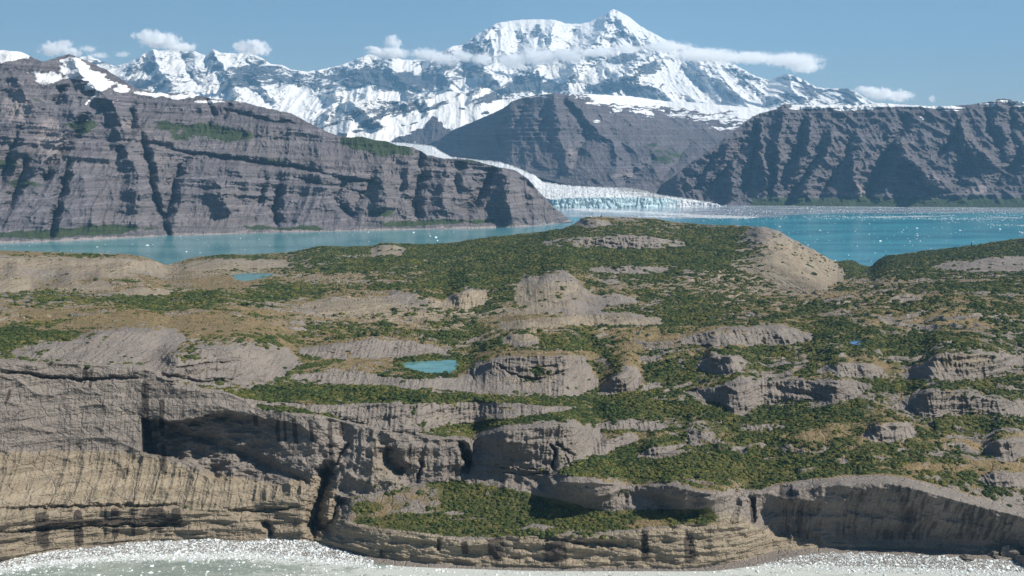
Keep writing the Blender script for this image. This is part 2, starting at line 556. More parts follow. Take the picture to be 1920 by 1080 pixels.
def mountain(name, mat, u0, u1, nu, nv, crest, foot, footz=None, footY=None, slope=0.62, crestY=None,
             strokes=(), gully=(60, 420, 1500), strata=((45, 1.0),), dip=0.0, rag=1.5, conv=0.0, bulge=0.0,
             skirt=(900, 700), maskfn=None, rough=12, seed=1, warp_px=(5, 4), relief=55):
    u = np.linspace(u0, u1, nu)
    vc, vf = L(crest, u), L(foot, u)
    vc = vc + rag * fbm(u / 11.0, u * 0, octv=4, seed=seed + 5) * 2.0
    vf = np.maximum(vf, vc + 1.0)
    if footY is not None: Yf = L(footY, u)
    else: Yf = (H - (0 if footz is None else L(footz, u))) / tau(vf)
    zf = H - Yf * tau(vf)
    if crestY is not None: Yc = L(crestY, u)
    else:
        sl = L(slope, u) if isinstance(slope, (list, tuple)) else slope
        Yc = (H - zf + sl * Yf) / (tau(vc) + sl)
    t = np.linspace(0, 1, nv)[:, None]
    V = vf + (vc - vf) * t
    U = np.broadcast_to(u, V.shape)
    W = 1 / Yf + (1 / Yc - 1 / Yf) * (t + bulge * np.sin(np.pi * t) * 0.5)
    Y = 1 / W
    X, Z = unproj(U, V, Y)
    WU, WV = warp(U, V, warp_px, seed)
    env = ss(0, 0.12, t) * (1 - 0.6 * ss(0.9, 1.0, t))
    A, gx, gz = gully
    wx = X + 0.25 * gx * fbm(X / gx / 1.5, Z / gz * 2, seed=seed + 2, octv=3)
    rg = ridged(wx / gx, Z / gz + X / gx * 0.1, octv=5, seed=seed)
    rg2 = ridged(wx / gx * 4.3 + Z / gz, Z / gz * 1.8, octv=4, seed=seed + 3)
    dY = -A * (rg - 0.45) * 2 - A * 0.42 * (rg2 - 0.45)
    for P, k in strata:
        s = Z + dip * X + P * 0.25 * fbm(X / 900.0, Z / 300.0, octv=2, seed=seed + 9)
        kk = k * (0.35 + 0.65 * ss(-0.2, 0.35, fbm(X / 1100.0, Z / 260.0, octv=2, seed=seed + 11)))
        dY = dY + steps(s, P, seed) * P * 1.3 * kk
    dY = dY * env
    for pts, wid, amp in strokes:
        dY = dY + amp * stroke(WU, WV, pts, wid * 1.15, 1.5) * (.8 + .5 * rg)
    dY = dY + rough * fbm(X / 60.0, Z / 60.0, Y / 200, octv=4, seed=seed + 6) * env
    dY = dY - relief * (ridged((X + .4 * Z) / (gx * .45), (Z - .15 * X) / (gx * .5), octv=5, seed=seed + 7) - .4) * env
    Y = Y + dY
    X, Z = unproj(U, V, Y)
    # slope for the masks
    gy = np.gradient(Y, axis=0) / np.where(np.abs(np.gradient(Z, axis=0)) < .05, .05, np.gradient(Z, axis=0))
    steep = 1 / (1 + np.abs(gy))          # 1 = cliff
    M = maskfn(WU, WV, X, Y, Z, t, steep)
    return sheet(name, X, Y, Z, M, mat, skirt=skirt), (u, V, X, Y, Z)


def stack(*a):
    s = np.broadcast_shapes(*[np.shape(x) for x in a])
    return np.stack([np.clip(np.broadcast_to(x, s), 0, 1) for x in a], -1)


# ---- left mountain
LC = [(-200, 60), (-60, 88), (0, 94), (40, 97), (78, 116), (100, 110), (130, 101), (160, 113), (200, 131), (240, 157), (258, 166), (285, 172),
      (330, 176), (360, 176), (400, 186), (450, 190), (500, 203), (545, 212), (590, 236), (620, 250), (650, 258), (680, 256), (700, 262),
      (720, 264), (745, 272), (775, 276), (800, 290), (830, 297), (860, 297), (885, 300), (930, 312), (965, 319), (990, 335), (1010, 358),
      (1035, 385), (1068, 412), (1074, 415)]
LF = [(-200, 462), (0, 456), (100, 453), (300, 443), (480, 437), (700, 432), (900, 428), (1000, 424), (1060, 418), (1074, 416)]
left_strokes = [
    ([(160, 215), (125, 265), (92, 310), (80, 345)], 16, 170),
    ([(128, 300), (118, 350), (108, 385), (92, 446)], 13, 150),
    ([(60, 205), (30, 260), (5, 330), (0, 345)], 16, 120),
    ([(50, 290), (35, 340), (12, 400)], 12, 110),
    ([(265, 250), (282, 320), (288, 370), (304, 402), (316, 440)], 11, 150),
    ([(345, 300), (325, 340), (320, 380), (311, 412)], 15, 170),
    ([(525, 340), (515, 390), (520, 428)], 15, 150),
    ([(500, 335), (488, 365), (484, 385)], 9, 90),
    ([(655, 335), (628, 372), (665, 415)], 13, 100),
    ([(705, 330), (660, 390)], 11, 80),
    ([(795, 320), (775, 375), (783, 415)], 18, 170),
    ([(785, 282), (788, 320)], 12, 110),
    ([(925, 318), (897, 370), (870, 402)], 16, 160),
    ([(865, 300), (850, 355)], 12, 90),
    ([(245, 200), (250, 240), (235, 270), (215, 300)], 12, 110),
    ([(120, 160), (105, 190), (108, 198)], 10, 90),
    ([(385, 180), (400, 215), (390, 240)], 9, 70),
    ([(430, 192), (418, 225)], 8, 60),
    # spurs
    ([(130, 101), (160, 150), (210, 190), (245, 270)], 22, -120),
    ([(150, 205), (110, 260), (60, 330)], 22, -130),
    ([(20, 130), (60, 200), (20, 300)], 26, -120),
    ([(215, 230), (260, 330), (250, 400)], 26, -110),
    ([(400, 330), (430, 400)], 30, -100),
    ([(720, 330), (725, 395)], 30, -110),
    ([(835, 330), (830, 400)], 24, -100),
    ([(940, 335), (960, 410)], 30, -80),
    # long bench scarps
    ([(280, 268), (350, 287), (450, 299), (550, 312), (625, 330), (712, 345)], 7, 70),
    ([(420, 205), (500, 225), (560, 235)], 5, 40),
    ([(380, 365), (480, 372), (520, 378)], 5, 40),
    ([(555, 335), (640, 350), (700, 372)], 5, 40),
]


def left_mask(U, V, X, Y, Z, t, steep):
    n = fbm(X / 180.0, Z / 90.0, octv=4, seed=21)
    n2 = fbm((X + Z * 1.2) / 90.0, (Z - X * .5) / 260.0, octv=4, seed=23)
    sn = np.zeros_like(Z)
    for cu, cv, ru, rv, a in ((20, 103, 48, 14, 1.3), (10, 128, 30, 10, .85), (48, 138, 14, 5, .9), (85, 148, 26, 16, .85), (128, 122, 26, 18, 1.1), (150, 130, 36, 16, 1.15),
                              (185, 142, 20, 10, .9), (165, 165, 30, 10, .75), (200, 158, 26, 9, .8), (232, 165, 12, 8, .8), (222, 172, 20, 5, .7), (300, 176, 30, 4, .8), (265, 174, 16, 5, .8),
                              (350, 180, 40, 5, 1.2), (400, 191, 45, 4.5, 1.2), (290, 184, 14, 6, .6), (480, 205, 12, 4, .7), (495, 215, 5, 5, .8), (515, 202, 14, 2.5, .9)):
        sn = sn + a * blob(U, V, cu, cv, ru, rv)
    sn = sn + 1.0 * stroke(U, V, [(205, 158), (190, 168), (172, 185), (158, 198)], 6)
    sn = sn + 0.8 * stroke(U, V, [(222, 186), (212, 192), (206, 200)], 4)
    sn = sn + 0.9 * stroke(U, V, [(200, 190), (165, 218)], 2.5) * 0
    sn = sn * (1 - .95 * stroke(U, V, [(100, 110), (130, 102), (160, 114), (200, 132), (250, 165)], 5))
    sn = sn + 0.8 * n * (sn > .15) + 0.5 * n2 * (sn > .15) - .12
    vg = -0.12 + 1.0 * n + 0.35 * (1 - steep) * 0
    for cu, cv, ru, rv, a in ((160, 250, 26, 14, 1.0), (150, 235, 20, 10, .7), (380, 238, 60, 14, .85), (460, 255, 60, 12, .8), (320, 235, 26, 10, .7), (540, 262, 30, 10, .6), (700, 268, 44, 16, 1.3),
                              (745, 285, 34, 12, 1.2), (650, 262, 20, 8, .7), (10, 310, 22, 14, 1.1), (45, 345, 40, 12, 1.0), (200, 295, 30, 8, .6), (30, 440, 90, 9, 1.2), (130, 436, 90, 9, .8),
                              (250, 430, 60, 7, .8), (200, 425, 40, 8, .6), (480, 425, 30, 5, .6), (560, 430, 60, 6, .9), (640, 388, 50, 5, .8), (720, 400, 60, 8, .8), (760, 420, 80, 7, 1.1),
                              (860, 415, 70, 5, .9), (515, 300, 40, 6, .8), (430, 370, 60, 4, .5), (880, 303, 25, 3, .9), (930, 314, 20, 3, .9), (90, 120, 10, 6, .2),
                              (200, 190, 90, 20, .25), (430, 215, 90, 9, .4), (330, 255, 30, 10, .5), (700, 345, 40, 7, .6)):
        vg = vg + a * blob(U, V, cu, cv, ru, rv)
    vg = vg * (1 - ss(.0, .4, sn))
    sc = 0.05 + 0.9 * (blob(U, V, 95, 265, 28, 46) + 0.8 * blob(U, V, 30, 200, 30, 40) + .6 * blob(U, V, 240, 232, 20, 12)
                       + 0.5 * blob(U, V, 350, 205, 20, 14) + 0.4 * blob(U, V, 700, 330, 60, 30) + .6 * blob(U, V, 85, 438, 12, 16)) + 0.25 * n2
    sc = sc + 1.2 * ss(3.5, 1.2, (Z)) * 1.0
    sc = sc + 1.0 * (L(LF, U) - V < 3.0)
    vg = vg - 1.0 * (L(LF, U) - V < 3.0)
    dk = 0.5 + 0.9 * fbm(X / 1500, (Z + .05 * X) / 16.0, octv=3, seed=28)
    return stack(sn, vg, sc, dk * 0.7)


mountain("left_mountain", M_LEFT, -200, 1074, 1150, 330, LC, LF, slope=[(0, .68), (700, .7), (900, .8), (1074, 1.2)],
         strokes=left_strokes, gully=(46, 360, 900), strata=((70, 0.75), (26, 0.35)), dip=0.085, rag=1.2,
         maskfn=left_mask, rough=9, seed=3, skirt=(1500, 900))

# ---- right mountain
RC = [(1225, 372), (1240, 346), (1262, 332), (1290, 308), (1325, 285), (1355, 262), (1385, 238), (1400, 226), (1425, 212), (1455, 205), (1470, 195), (1490, 196),
      (1530, 197), (1560, 196), (1600, 198), (1650, 193), (1690, 196), (1740, 199), (1780, 199), (1820, 196), (1860, 190), (1878, 184), (1900, 188), (1925, 192),
      (2000, 190), (2120, 200)]
RF = [(1225, 376), (1260, 381), (1300, 384), (1400, 385), (1600, 387), (1920, 389), (2120, 390)]
right_strokes = [
    ([(1440, 212), (1410, 250), (1375, 300), (1335, 345), (1300, 370)], 16, 150),
    ([(1425, 235), (1415, 285), (1400, 330), (1395, 365)], 14, 150),
    ([(1505, 225), (1500, 270), (1480, 310), (1462, 360)], 14, 190),
    ([(1450, 285), (1448, 330), (1440, 370)], 10, 150),
    ([(1545, 265), (1530, 300), (1500, 340), (1480, 375)], 12, 160),
    ([(1600, 255), (1580, 300), (1555, 340), (1530, 372)], 14, 170),
    ([(1680, 262), (1660, 300), (1640, 340), (1615, 372)], 26, 260),
    ([(1700, 210), (1690, 250), (1668, 262)], 12, 120),
    ([(1800, 215), (1790, 260), (1755, 298)], 10, 150),
    ([(1830, 300), (1800, 320), (1790, 350)], 24, 170),
    ([(1920, 290), (1890, 320), (1860, 350)], 26, 260),
    ([(1850, 200), (1860, 250), (1880, 300)], 10, 120),
    ([(1895, 200), (1900, 260), (1915, 300)], 10, 120),
    ([(1340, 290), (1320, 330), (1300, 360)], 12, 120),
    # spurs
    ([(1430, 215), (1425, 260), (1432, 320), (1438, 372)], 10, -140),
    ([(1470, 200), (1462, 260), (1458, 310), (1462, 365)], 14, -170),
    ([(1520, 215), (1515, 280), (1500, 320)], 14, -150),
    ([(1560, 240), (1550, 290), (1520, 340), (1495, 372)], 12, -130),
    ([(1610, 280), (1600, 320), (1612, 368)], 14, -190),
    ([(1680, 262), (1700, 290), (1730, 320), (1765, 352)], 14, -260),
    ([(1800, 215), (1800, 250), (1830, 285), (1880, 320)], 14, -150),
    ([(1878, 188), (1870, 230), (1900, 270)], 14, -120),
    ([(1380, 300), (1375, 340), (1370, 370)], 10, -120),
    ([(1290, 330), (1270, 360)], 12, -80),
    ([(1375, 262), (1330, 320), (1312, 345)], 7, -110),
]


def right_mask(U, V, X, Y, Z, t, steep):
    n = fbm(X / 200.0, Z / 60.0, octv=4, seed=31)
    tl = L(RC, U)
    dv = V - tl
    sn = 0.95 * ss(22, 1, dv) * ss(1460, 1500, U) * (1 - .5 * blob(U, V, 1830, 200, 25, 30)) * (0.62 + .9 * fbm(X / 330.0 + Z / 60, Z / 18.0, octv=3, seed=32))
    sn = sn + 0.9 * stroke(U, V, [(1722, 220), (1728, 226), (1738, 230)], 4)
    vg = -0.3 + .8 * n + 1.2 * ss(26, 8, L(RF, U) - V) * ss(1330, 1480, U) * 1.2
    for cu, cv, ru, rv, a in ((1430, 275, 30, 10, .3), (1880, 380, 90, 12, .7), (1500, 215, 20, 8, .3), (1300, 350, 40, 15, .4), (1560, 380, 120, 6, .9)):
        vg = vg + a * blob(U, V, cu, cv, ru, rv)
    sc = 0.1 + .25 * n + 1.1 * blob(U, V, 1735, 335, 16, 9) + .9 * blob(U, V, 1745, 343, 10, 7) + .9 * blob(U, V, 1830, 357, 26, 8) + .7 * blob(U, V, 1612, 358, 8, 20) + 0.9 * blob(U, V, 1664, 258, 6, 5)
    sc = sc + .8 * stroke(U, V, [(1680, 268), (1700, 295), (1725, 322)], 7)
    dk = 0.5 + 0.9 * fbm(X / 1500, Z / 14.0, octv=3, seed=38)
    return stack(sn, vg, sc, dk * 0.6)


mountain("right_mountain", M_RIGHT, 1225, 2120, 800, 260, RC, RF, slope=[(1225, .9), (1400, .75), (2120, .72)],
         strokes=right_strokes, gully=(48, 300, 1300), strata=((46, .7), (20, .3)), rag=1.0,
         maskfn=right_mask, warp_px=(8, 6), relief=80, rough=12, seed=41, skirt=(1500, 900))

# ---- middle mountain between the two, with the snow field on its back
MC = [(790, 275), (822, 262), (850, 243), (880, 231), (920, 214), (945, 202), (960, 190), (985, 182), (1010, 178), (1040, 175), (1065, 177), (1100, 176), (1180, 180),
      (1250, 190), (1300, 192), (1370, 198), (1430, 204), (1520, 208)]
MF = [(790, 286), (840, 296), (900, 306), (960, 322), (1020, 335), (1100, 356), (1172, 362), (1250, 375), (1330, 388), (1520, 392)]
mid_strokes = [
    ([(1050, 180), (1090, 230), (1100, 260), (1080, 310)], 16, 200),
    ([(1230, 290), (1200, 320), (1160, 345)], 18, 260),
    ([(1140, 240), (1180, 290), (1190, 330)], 14, 120),
    ([(985, 195), (965, 240), (930, 280)], 13, 150),
    ([(1300, 260), (1260, 310), (1230, 350)], 16, 160),
    ([(1020, 200), (1010, 250), (960, 300)], 13, 120),
    ([(1040, 178), (1045, 230), (1060, 290), (1070, 330)], 16, -170),
    ([(960, 192), (940, 230), (900, 270)], 16, -120),
    ([(1065, 180), (1110, 235), (1150, 270), (1160, 320)], 14, -170),
    ([(1240, 260), (1210, 300), (1250, 350)], 18, -160),
]


def mid_mask(U, V, X, Y, Z, t, steep):
    n = fbm(X / 240.0, V / 7.0, octv=4, seed=51)
    line = L([(1040, 172), (1075, 182), (1130, 198), (1200, 212), (1280, 224), (1340, 236), (1400, 240), (1520, 240)], U)
    sn = 1.15 * ss(16, -26, V - line) * ss(1045, 1085, U) + .35 * ss(-14, -30, V - line) + 1.2 * n * ss(30, 0, np.abs(V - line)) + .6 * fbm((X + 20 * V) / 130.0, V / 2.5, octv=3, seed=57) * ss(34, 0, np.abs(V - line))
    sn = sn + .8 * blob(U, V, 1120, 226, 8, 5)
    sn = sn + 1.0 * stroke(U, V, [(940, 207), (962, 190), (985, 183)], 3) * .0
    nn = ridged((X + 4 * (V)) / 330.0, V / 15.0, octv=3, seed=58)
    n7 = ridged((X + 16 * V) / 420.0, V / 5.0, octv=4, seed=56)
    sn = sn - 1.0 * ss(.3, .6, n7) * ss(178, 214, V) + .1
    sn = sn - .8 * ss(.45, .8, nn) * ss(170, 204, V) * ss(1150, 1240, U)
    vg = -.25 + .8 * n + .75 * blob(U, V, 1250, 290, 60, 26) + .35 * blob(U, V, 1190, 250, 80, 20)
    sc = .1 + .3 * n + .5 * blob(U, V, 1180, 328, 40, 14) + .4 * blob(U, V, 1075, 290, 20, 30)
    dk = 0.45 + 0.9 * fbm(X / 1500, Z / 14.0, octv=3, seed=59)
    return stack(sn, vg, sc, dk * .7)


mountain("middle_mountain", M_RIGHT, 790, 1520, 640, 230, MC, MF, footY=[(790, 12700), (850, 11900), (900, 10700), (960, 9600), (1100, 8500), (1250, 7900), (1520, 8200)],
         crestY=[(790, 12900), (850, 12600), (900, 11900), (960, 11300), (1040, 10800), (1100, 11200), (1250, 12900), (1520, 12900)],
         strokes=mid_strokes, gully=(52, 420, 1700), strata=((46, .9), (20, .5)), rag=.8, maskfn=mid_mask, rough=14, relief=95, seed=61, skirt=(1500, 900))

# ---- small dark knob in the snow above the valley glacier
KC = [(725, 268), (745, 256), (770, 247), (795, 236), (805, 224), (812, 217), (822, 222), (835, 236), (850, 244), (880, 262), (905, 285)]
KF = [(725, 272), (800, 276), (860, 285), (905, 300)]


def knob_mask(U, V, X, Y, Z, t, steep):
    n = fbm(X / 150.0, V / 5.0, octv=4, seed=71)
    return stack(.15 + .55 * ss(3, 0, V - L(KC, U)) + .6 * n, -.3 + n, .1 + .3 * n, .6)


mountain("dark_knoll", M_RIGHT, 725, 905, 200, 80, KC, KF, footY=[(725, 13500), (905, 13300)], crestY=[(725, 13600), (812, 14000), (905, 13600)],
         gully=(40, 300, 900), strata=((40, .5),), rag=1.0, maskfn=knob_mask, rough=8, seed=75, skirt=(600, 600))

# ---- snow basin with dark ridges in front of the great range
BC = [(430, 215), (500, 222), (560, 226), (590, 222), (612, 208), (640, 195), (655, 188), (665, 192), (678, 186), (720, 189), (760, 190), (800, 183), (830, 176),
      (845, 170), (870, 178), (890, 166), (902, 161), (915, 166), (935, 176), (945, 188), (985, 180), (1040, 176), (1200, 190)]
BF = [(430, 310), (1200, 310)]


def basin_mask(U, V, X, Y, Z, t, steep):
    n = fbm(X / 330.0, V / 9.0, octv=4, seed=81)
    n2 = fbm((X + 14 * V) / 160.0, (V - X * .03) / 30.0, octv=4, seed=82)
    top = L(BC, U)
    line = L([(430, 224), (560, 232), (590, 258), (615, 246), (660, 236), (700, 240), (720, 222), (760, 212), (800, 216), (840, 190), (870, 178), (885, 200), (905, 194), (940, 188), (950, 186), (1200, 186)], U)
    sn = 1.0 * ss(-5, 6, V - line) - .0
    sn = sn + .2 + .35 * (V < line) + .9 * n2 * ss(40, 0, np.abs(V - line)) * (V < line + 6) + .3 * n
    sn = sn + .7 * blob(U, V, 652, 194, 9, 6) + .5 * blob(U, V, 845, 184, 22, 6)
    for cu, cv, ru, rv in ((700, 238, 26, 4), (672, 246, 16, 3), (910, 211, 11, 3.5), (870, 204, 10, 2), (775, 232, 8, 2), (755, 235, 6, 1.5), (640, 252, 10, 3)):
        sn = sn - 1.3 * blob(U, V, cu, cv, ru, rv)
    sn = sn - .35 * ss(.1, .5, n2) * ss(225, 245, V) * .6
    return stack(sn, 0 * Z, .1 + .2 * n, .6 + .5 * n)


mountain("snow_basin", M_FAR, 430, 1200, 640, 200, BC, BF, footY=[(430, 14100), (1200, 14100)], crestY=[(430, 16900), (590, 16100), (660, 15900), (900, 16700), (1200, 17200)],
         strokes=[([(655, 190), (690, 215), (720, 238)], 14, -420), ([(640, 196), (615, 235)], 12, 260), ([(740, 190), (735, 220)], 9, 260), ([(775, 190), (790, 215)], 9, 260),
                  ([(760, 190), (765, 215)], 8, -260), ([(800, 185), (805, 215)], 9, -260), ([(902, 163), (880, 190)], 8, -260), ([(925, 172), (945, 190)], 8, 200)],
         gully=(130, 900, 2600), strata=(), rag=1.6, maskfn=basin_mask, rough=26, seed=85, skirt=(900, 700), relief=120)

# ---- the great snow range
FC = [(-200, 130), (60, 118), (120, 112), (165, 104), (185, 112), (215, 124), (240, 118), (262, 106), (285, 92), (300, 95), (335, 92), (365, 96), (385, 104), (400, 92), (415, 99), (445, 100),
      (465, 97), (490, 108), (508, 120), (530, 122), (548, 131), (575, 134), (605, 130), (640, 122), (668, 110), (690, 102), (705, 104), (725, 100), (755, 112), (790, 112),
      (830, 95), (850, 86), (868, 84), (885, 70), (905, 58), (930, 44), (960, 38), (1000, 36), (1040, 37), (1062, 44), (1085, 45), (1105, 41), (1125, 32), (1140, 22), (1150, 17),
      (1163, 22), (1180, 32), (1200, 48), (1225, 62), (1240, 70), (1262, 82), (1300, 88), (1350, 104), (1372, 118), (1390, 128), (1410, 140), (1440, 150), (1452, 146), (1470, 138), (1485, 140),
      (1510, 152), (1530, 163), (1560, 166), (1590, 166), (1605, 172), (1625, 186), (1660, 200), (1760, 215)]
FB = [(-200, 250), (400, 250), (1760, 250)]
far_strokes = [
    # spurs toward us
    ([(285, 92), (300, 130), (330, 165)], 16, -900), ([(400, 92), (430, 140), (450, 180)], 18, -900), ([(270, 100), (245, 135)], 10, -600),
    ([(690, 102), (650, 150), (620, 185)], 18, -900), ([(725, 100), (740, 140), (790, 190)], 18, -900), ([(850, 86), (830, 140), (850, 180)], 18, -800),
    ([(930, 44), (890, 90), (905, 130), (960, 175)], 22, -1100), ([(1040, 37), (1030, 90), (1000, 130), (960, 150)], 18, -900),
    ([(1150, 17), (1130, 60), (1090, 110), (1060, 150)], 20, -1200), ([(1150, 17), (1180, 60), (1250, 100), (1210, 130), (1120, 165)], 18, -1000),
    ([(1250, 95), (1215, 108), (1160, 140), (1150, 175)], 16, -800), ([(1160, 130), (1200, 160), (1270, 180)], 13, -500),
    ([(1300, 100), (1330, 140), (1390, 180)], 16, -800), ([(1372, 118), (1420, 165), (1460, 190)], 16, -800), ([(1475, 138), (1490, 170), (1520, 190)], 14, -700),
    ([(540, 140), (600, 160), (640, 175)], 14, -500), ([(500, 118), (480, 150), (520, 190)], 16, -700),
    # couloirs and basins
    ([(345, 95), (350, 130), (380, 165)], 16, 700), ([(470, 112), (455, 150)], 12, 500), ([(600, 140), (560, 165)], 16, 500), ([(700, 110), (700, 150), (690, 175)], 14, 700),
    ([(790, 115), (790, 160)], 16, 600), ([(985, 60), (960, 110), (930, 120)], 16, 700), ([(1085, 50), (1060, 100), (1010, 130)], 18, 800),
    ([(1150, 70), (1140, 110), (1100, 130)], 16, 600), ([(1270, 100), (1290, 140), (1330, 175)], 16, 700), ([(1430, 155), (1440, 180)], 12, 500), ([(1200, 120), (1180, 150)], 10, 500),
]


def far_mask(U, V, X, Y, Z, t, steep):
    n = fbm(X / 520.0, V / 14.0, octv=5, seed=91)
    r = ridged((X + 10 * V) / 700.0, V / 26.0, octv=4, seed=93)
    n3 = fbm((X + 22 * V) / 260.0, (V - X * .015) / 16.0, octv=4, seed=95)
    n4 = fbm((X - 26 * V) / 260.0, (V + X * .015) / 16.0, octv=4, seed=97)
    fr = ridged((X + 6 * V) / 240.0, V / 12.0, octv=4, seed=99)
    sn = 0.74 + .13 * ss(1000, 850, U) + .55 * n + .55 * n3 + .5 * n4 - .5 * (r - .4) - .6 * (fr - .35)
    sn = sn + 0.35 * ss(-.5, .8, steep * -1.0 + .6)
    # rocky places
    for cu, cv, ru, rv, a in ((880, 80, 28, 16, .8), (900, 100, 40, 14, .7), (850, 130, 50, 22, .9), (950, 165, 60, 14, 1.2), (1000, 150, 36, 12, .9), (1040, 165, 40, 16, .9), (920, 120, 26, 14, .8),
                              (1005, 62, 12, 12, .8), (1030, 50, 30, 7, .5), (1060, 55, 26, 6, .5), (1160, 66, 16, 8, 1.1), (1210, 72, 14, 8, .9), (1130, 50, 14, 6, .5), (1175, 108, 22, 12, 1.3), (1150, 112, 14, 10, .8),
                              (1225, 125, 34, 20, 1.2), (1120, 165, 14, 12, 1.2), (1160, 165, 24, 14, 1.0), (1145, 150, 10, 10, .7), (1220, 165, 30, 10, .6), (1180, 150, 12, 8, .4), (1380, 130, 26, 12, .9), (1410, 148, 26, 12, 1.0),
                              (1480, 150, 30, 14, .9), (1530, 172, 40, 14, .8), (1590, 180, 30, 12, .7), (1310, 140, 18, 16, .6), (1450, 180, 40, 10, .5),
                              (700, 150, 60, 24, 1.1), (760, 150, 50, 24, 1.1), (650, 145, 40, 16, .7), (620, 170, 30, 12, .6), (560, 150, 60, 14, .7), (500, 140, 50, 16, .9), (440, 150, 40, 18, .9), (470, 125, 24, 10, .6),
                              (398, 108, 16, 8, 1.1), (285, 120, 16, 14, .9), (250, 130, 36, 12, .9), (330, 140, 26, 12, .6), (190, 118, 30, 8, .9), (320, 112, 5, 10, .7), (600, 190, 26, 10, 1.1), (470, 180, 60, 14, .6), (800, 160, 30, 20, .9), (1600, 190, 30, 20, .5)):
        sn = sn - a * .8 * blob(U, V, cu, cv, ru, rv)
    for cu, cv, ru, rv, a in ((960, 90, 40, 22, .9), (1080, 80, 50, 30, 1.2), (1200, 45, 30, 20, 1.2), (1090, 120, 60, 24, 1.0), (1250, 110, 40, 18, .7), (350, 118, 34, 16, 1.0), (440, 108, 26, 8, .8),
                              (560, 205, 40, 16, 1.4), (640, 185, 70, 8, 1.0), (700, 178, 40, 5, .8), (690, 165, 12, 14, .9), (530, 200, 30, 22, 1.0), (1260, 150, 26, 14, .6), (1340, 165, 30, 18, .6), (1300, 180, 80, 9, .7),
                              (250, 118, 16, 8, .8), (1000, 44, 60, 4, .9), (430, 175, 50, 8, .7), (1430, 178, 30, 8, .5), (1010, 95, 40, 20, .6)):
        sn = sn + a * blob(U, V, cu, cv, ru, rv)
    sn = sn + .8 * stroke(U, V, [(1120, 150), (1160, 128), (1215, 118), (1250, 95)], 5) + .8 * stroke(U, V, [(925, 165), (955, 142), (970, 135)], 4) + .5 * ss(3, 0, V - L(FC, U))
    # the low dark foothill and its snow ledge on the left
    sn = sn * (1 - 1.0 * blob(U, V, 265, 158, 36, 10))
    sn = sn + 1.0 * blob(U, V, 380, 170, 60, 7) + .9 * blob(U, V, 440, 190, 60, 8)
    return stack(sn * .75 + .02, 0 * Z, .1 + .2 * n, .5 + .5 * n)


mountain("great_snow_range", M_FAR, -200, 1760, 1500, 330, FC, FB, footY=[(-200, 16500), (430, 17200), (600, 17800), (1200, 17800), (1760, 16500)],
         crestY=[(-200, 21500), (285, 22000), (550, 22000), (700, 23000), (900, 25500), (1150, 27500), (1300, 25500), (1480, 22000), (1760, 19000)],
         strokes=far_strokes, gully=(520, 1500, 5200), strata=(), rag=1.3, bulge=-.05, maskfn=far_mask, rough=85, seed=101, skirt=(3000, 2500), relief=420, warp_px=(7, 6))

# ---- valley glacier flowing down to the fjord, with its ice cliff
GT = [(700, 264), (740, 267), (775, 269), (810, 273), (826, 283), (846, 294), (881, 298), (910, 301), (936, 303), (968, 313), (1000, 327), (1017, 340), (1060, 347), (1110, 350), (1172, 352), (1205, 357), (1235, 365), (1275, 371), (1310, 376), (1345, 383), (1362, 386)]
GB = [(700, 285), (800, 300), (900, 325), (960, 360), (1010, 385), (1035, 390), (1055, 390), (1135, 390), (1210, 389), (1300, 387), (1362, 387)]


def glacier():
    nu, nv = 900, 170
    u = np.linspace(700, 1362, nu)
    vt = L(GT, u) + 1.2 * fbm(u / 6.0, u * 0, octv=3, seed=111)
    vb = L(GB, u)
    vm = L([(700, 284), (900, 322), (1000, 368), (1035, 374), (1060, 371), (1135, 370), (1235, 371), (1310, 379), (1362, 385)], u) + 2.0 * fbm(u / 5.0, u * 0, octv=3, seed=112)
    vm = np.clip(vm, vt + 1, vb - .5)
    n1 = 50
    t1 = np.linspace(0, 1, n1)[:, None]; t2 = np.linspace(0, 1, nv - n1 + 1)[1:, None]
    V = np.concatenate([vb + (vm - vb) * t1, vm + (vt - vm) * t2])
    U = np.broadcast_to(u, V.shape)
    Yb = np.interp(u, [700, 860, 960, 1035, 1362], [11900, 9500, 8000, 6990, 7190])
    Yb = np.where(u > 1020, H / tau(vb), Yb)
    Yt = np.interp(u, [700, 800, 900, 1000, 1110, 1235, 1362], [13400, 12200, 10200, 9000, 8300, 7700, 7250])
    W = np.concatenate([1 / Yb + 0 * t1, 1 / (Yb + 25) + (1 / Yt - 1 / (Yb + 25)) * t2])
    Y = 1 / W
    X, Z = unproj(U, V, Y)
    face = np.concatenate([np.ones_like(t1), 0 * t2]) * np.ones_like(V)
    Y = Y + face * (11 * ridged(X / 26.0, Z / 60.0, octv=3, seed=113) + 14 * fbm(X / 90, Z / 50, octv=3, seed=117))
    X, Z = unproj(U, V, Y)
    top = 1 - face
    Z = Z + top * (11 * (ridged(X / 55.0, Y / 48.0, octv=4, seed=114) - .4) + 8 * fbm(X / 14.0, Y / 16.0, octv=3, seed=119))
    blue = .8 * face * ss(1320, 1240, U) + .35 * blob(U, V, 1110, 362, 70, 9) + .3 * fbm(X / 90, Z / 40, octv=3, seed=115)
    dirt = .2 + .6 * fbm(X / 260.0, Y / 120.0, octv=4, seed=116) + .55 * blob(U, V, 1225, 372, 36, 8) + .4 * ss(1100, 1200, U) * ss(368, 360, V) + .5 * ss(3, 0, V - vt)
    return sheet("valley_glacier", X, Y, Z, stack(blue, dirt, 0 * Z, 0 * Z), M_GLAC, skirt=(700, 300))


glacier()

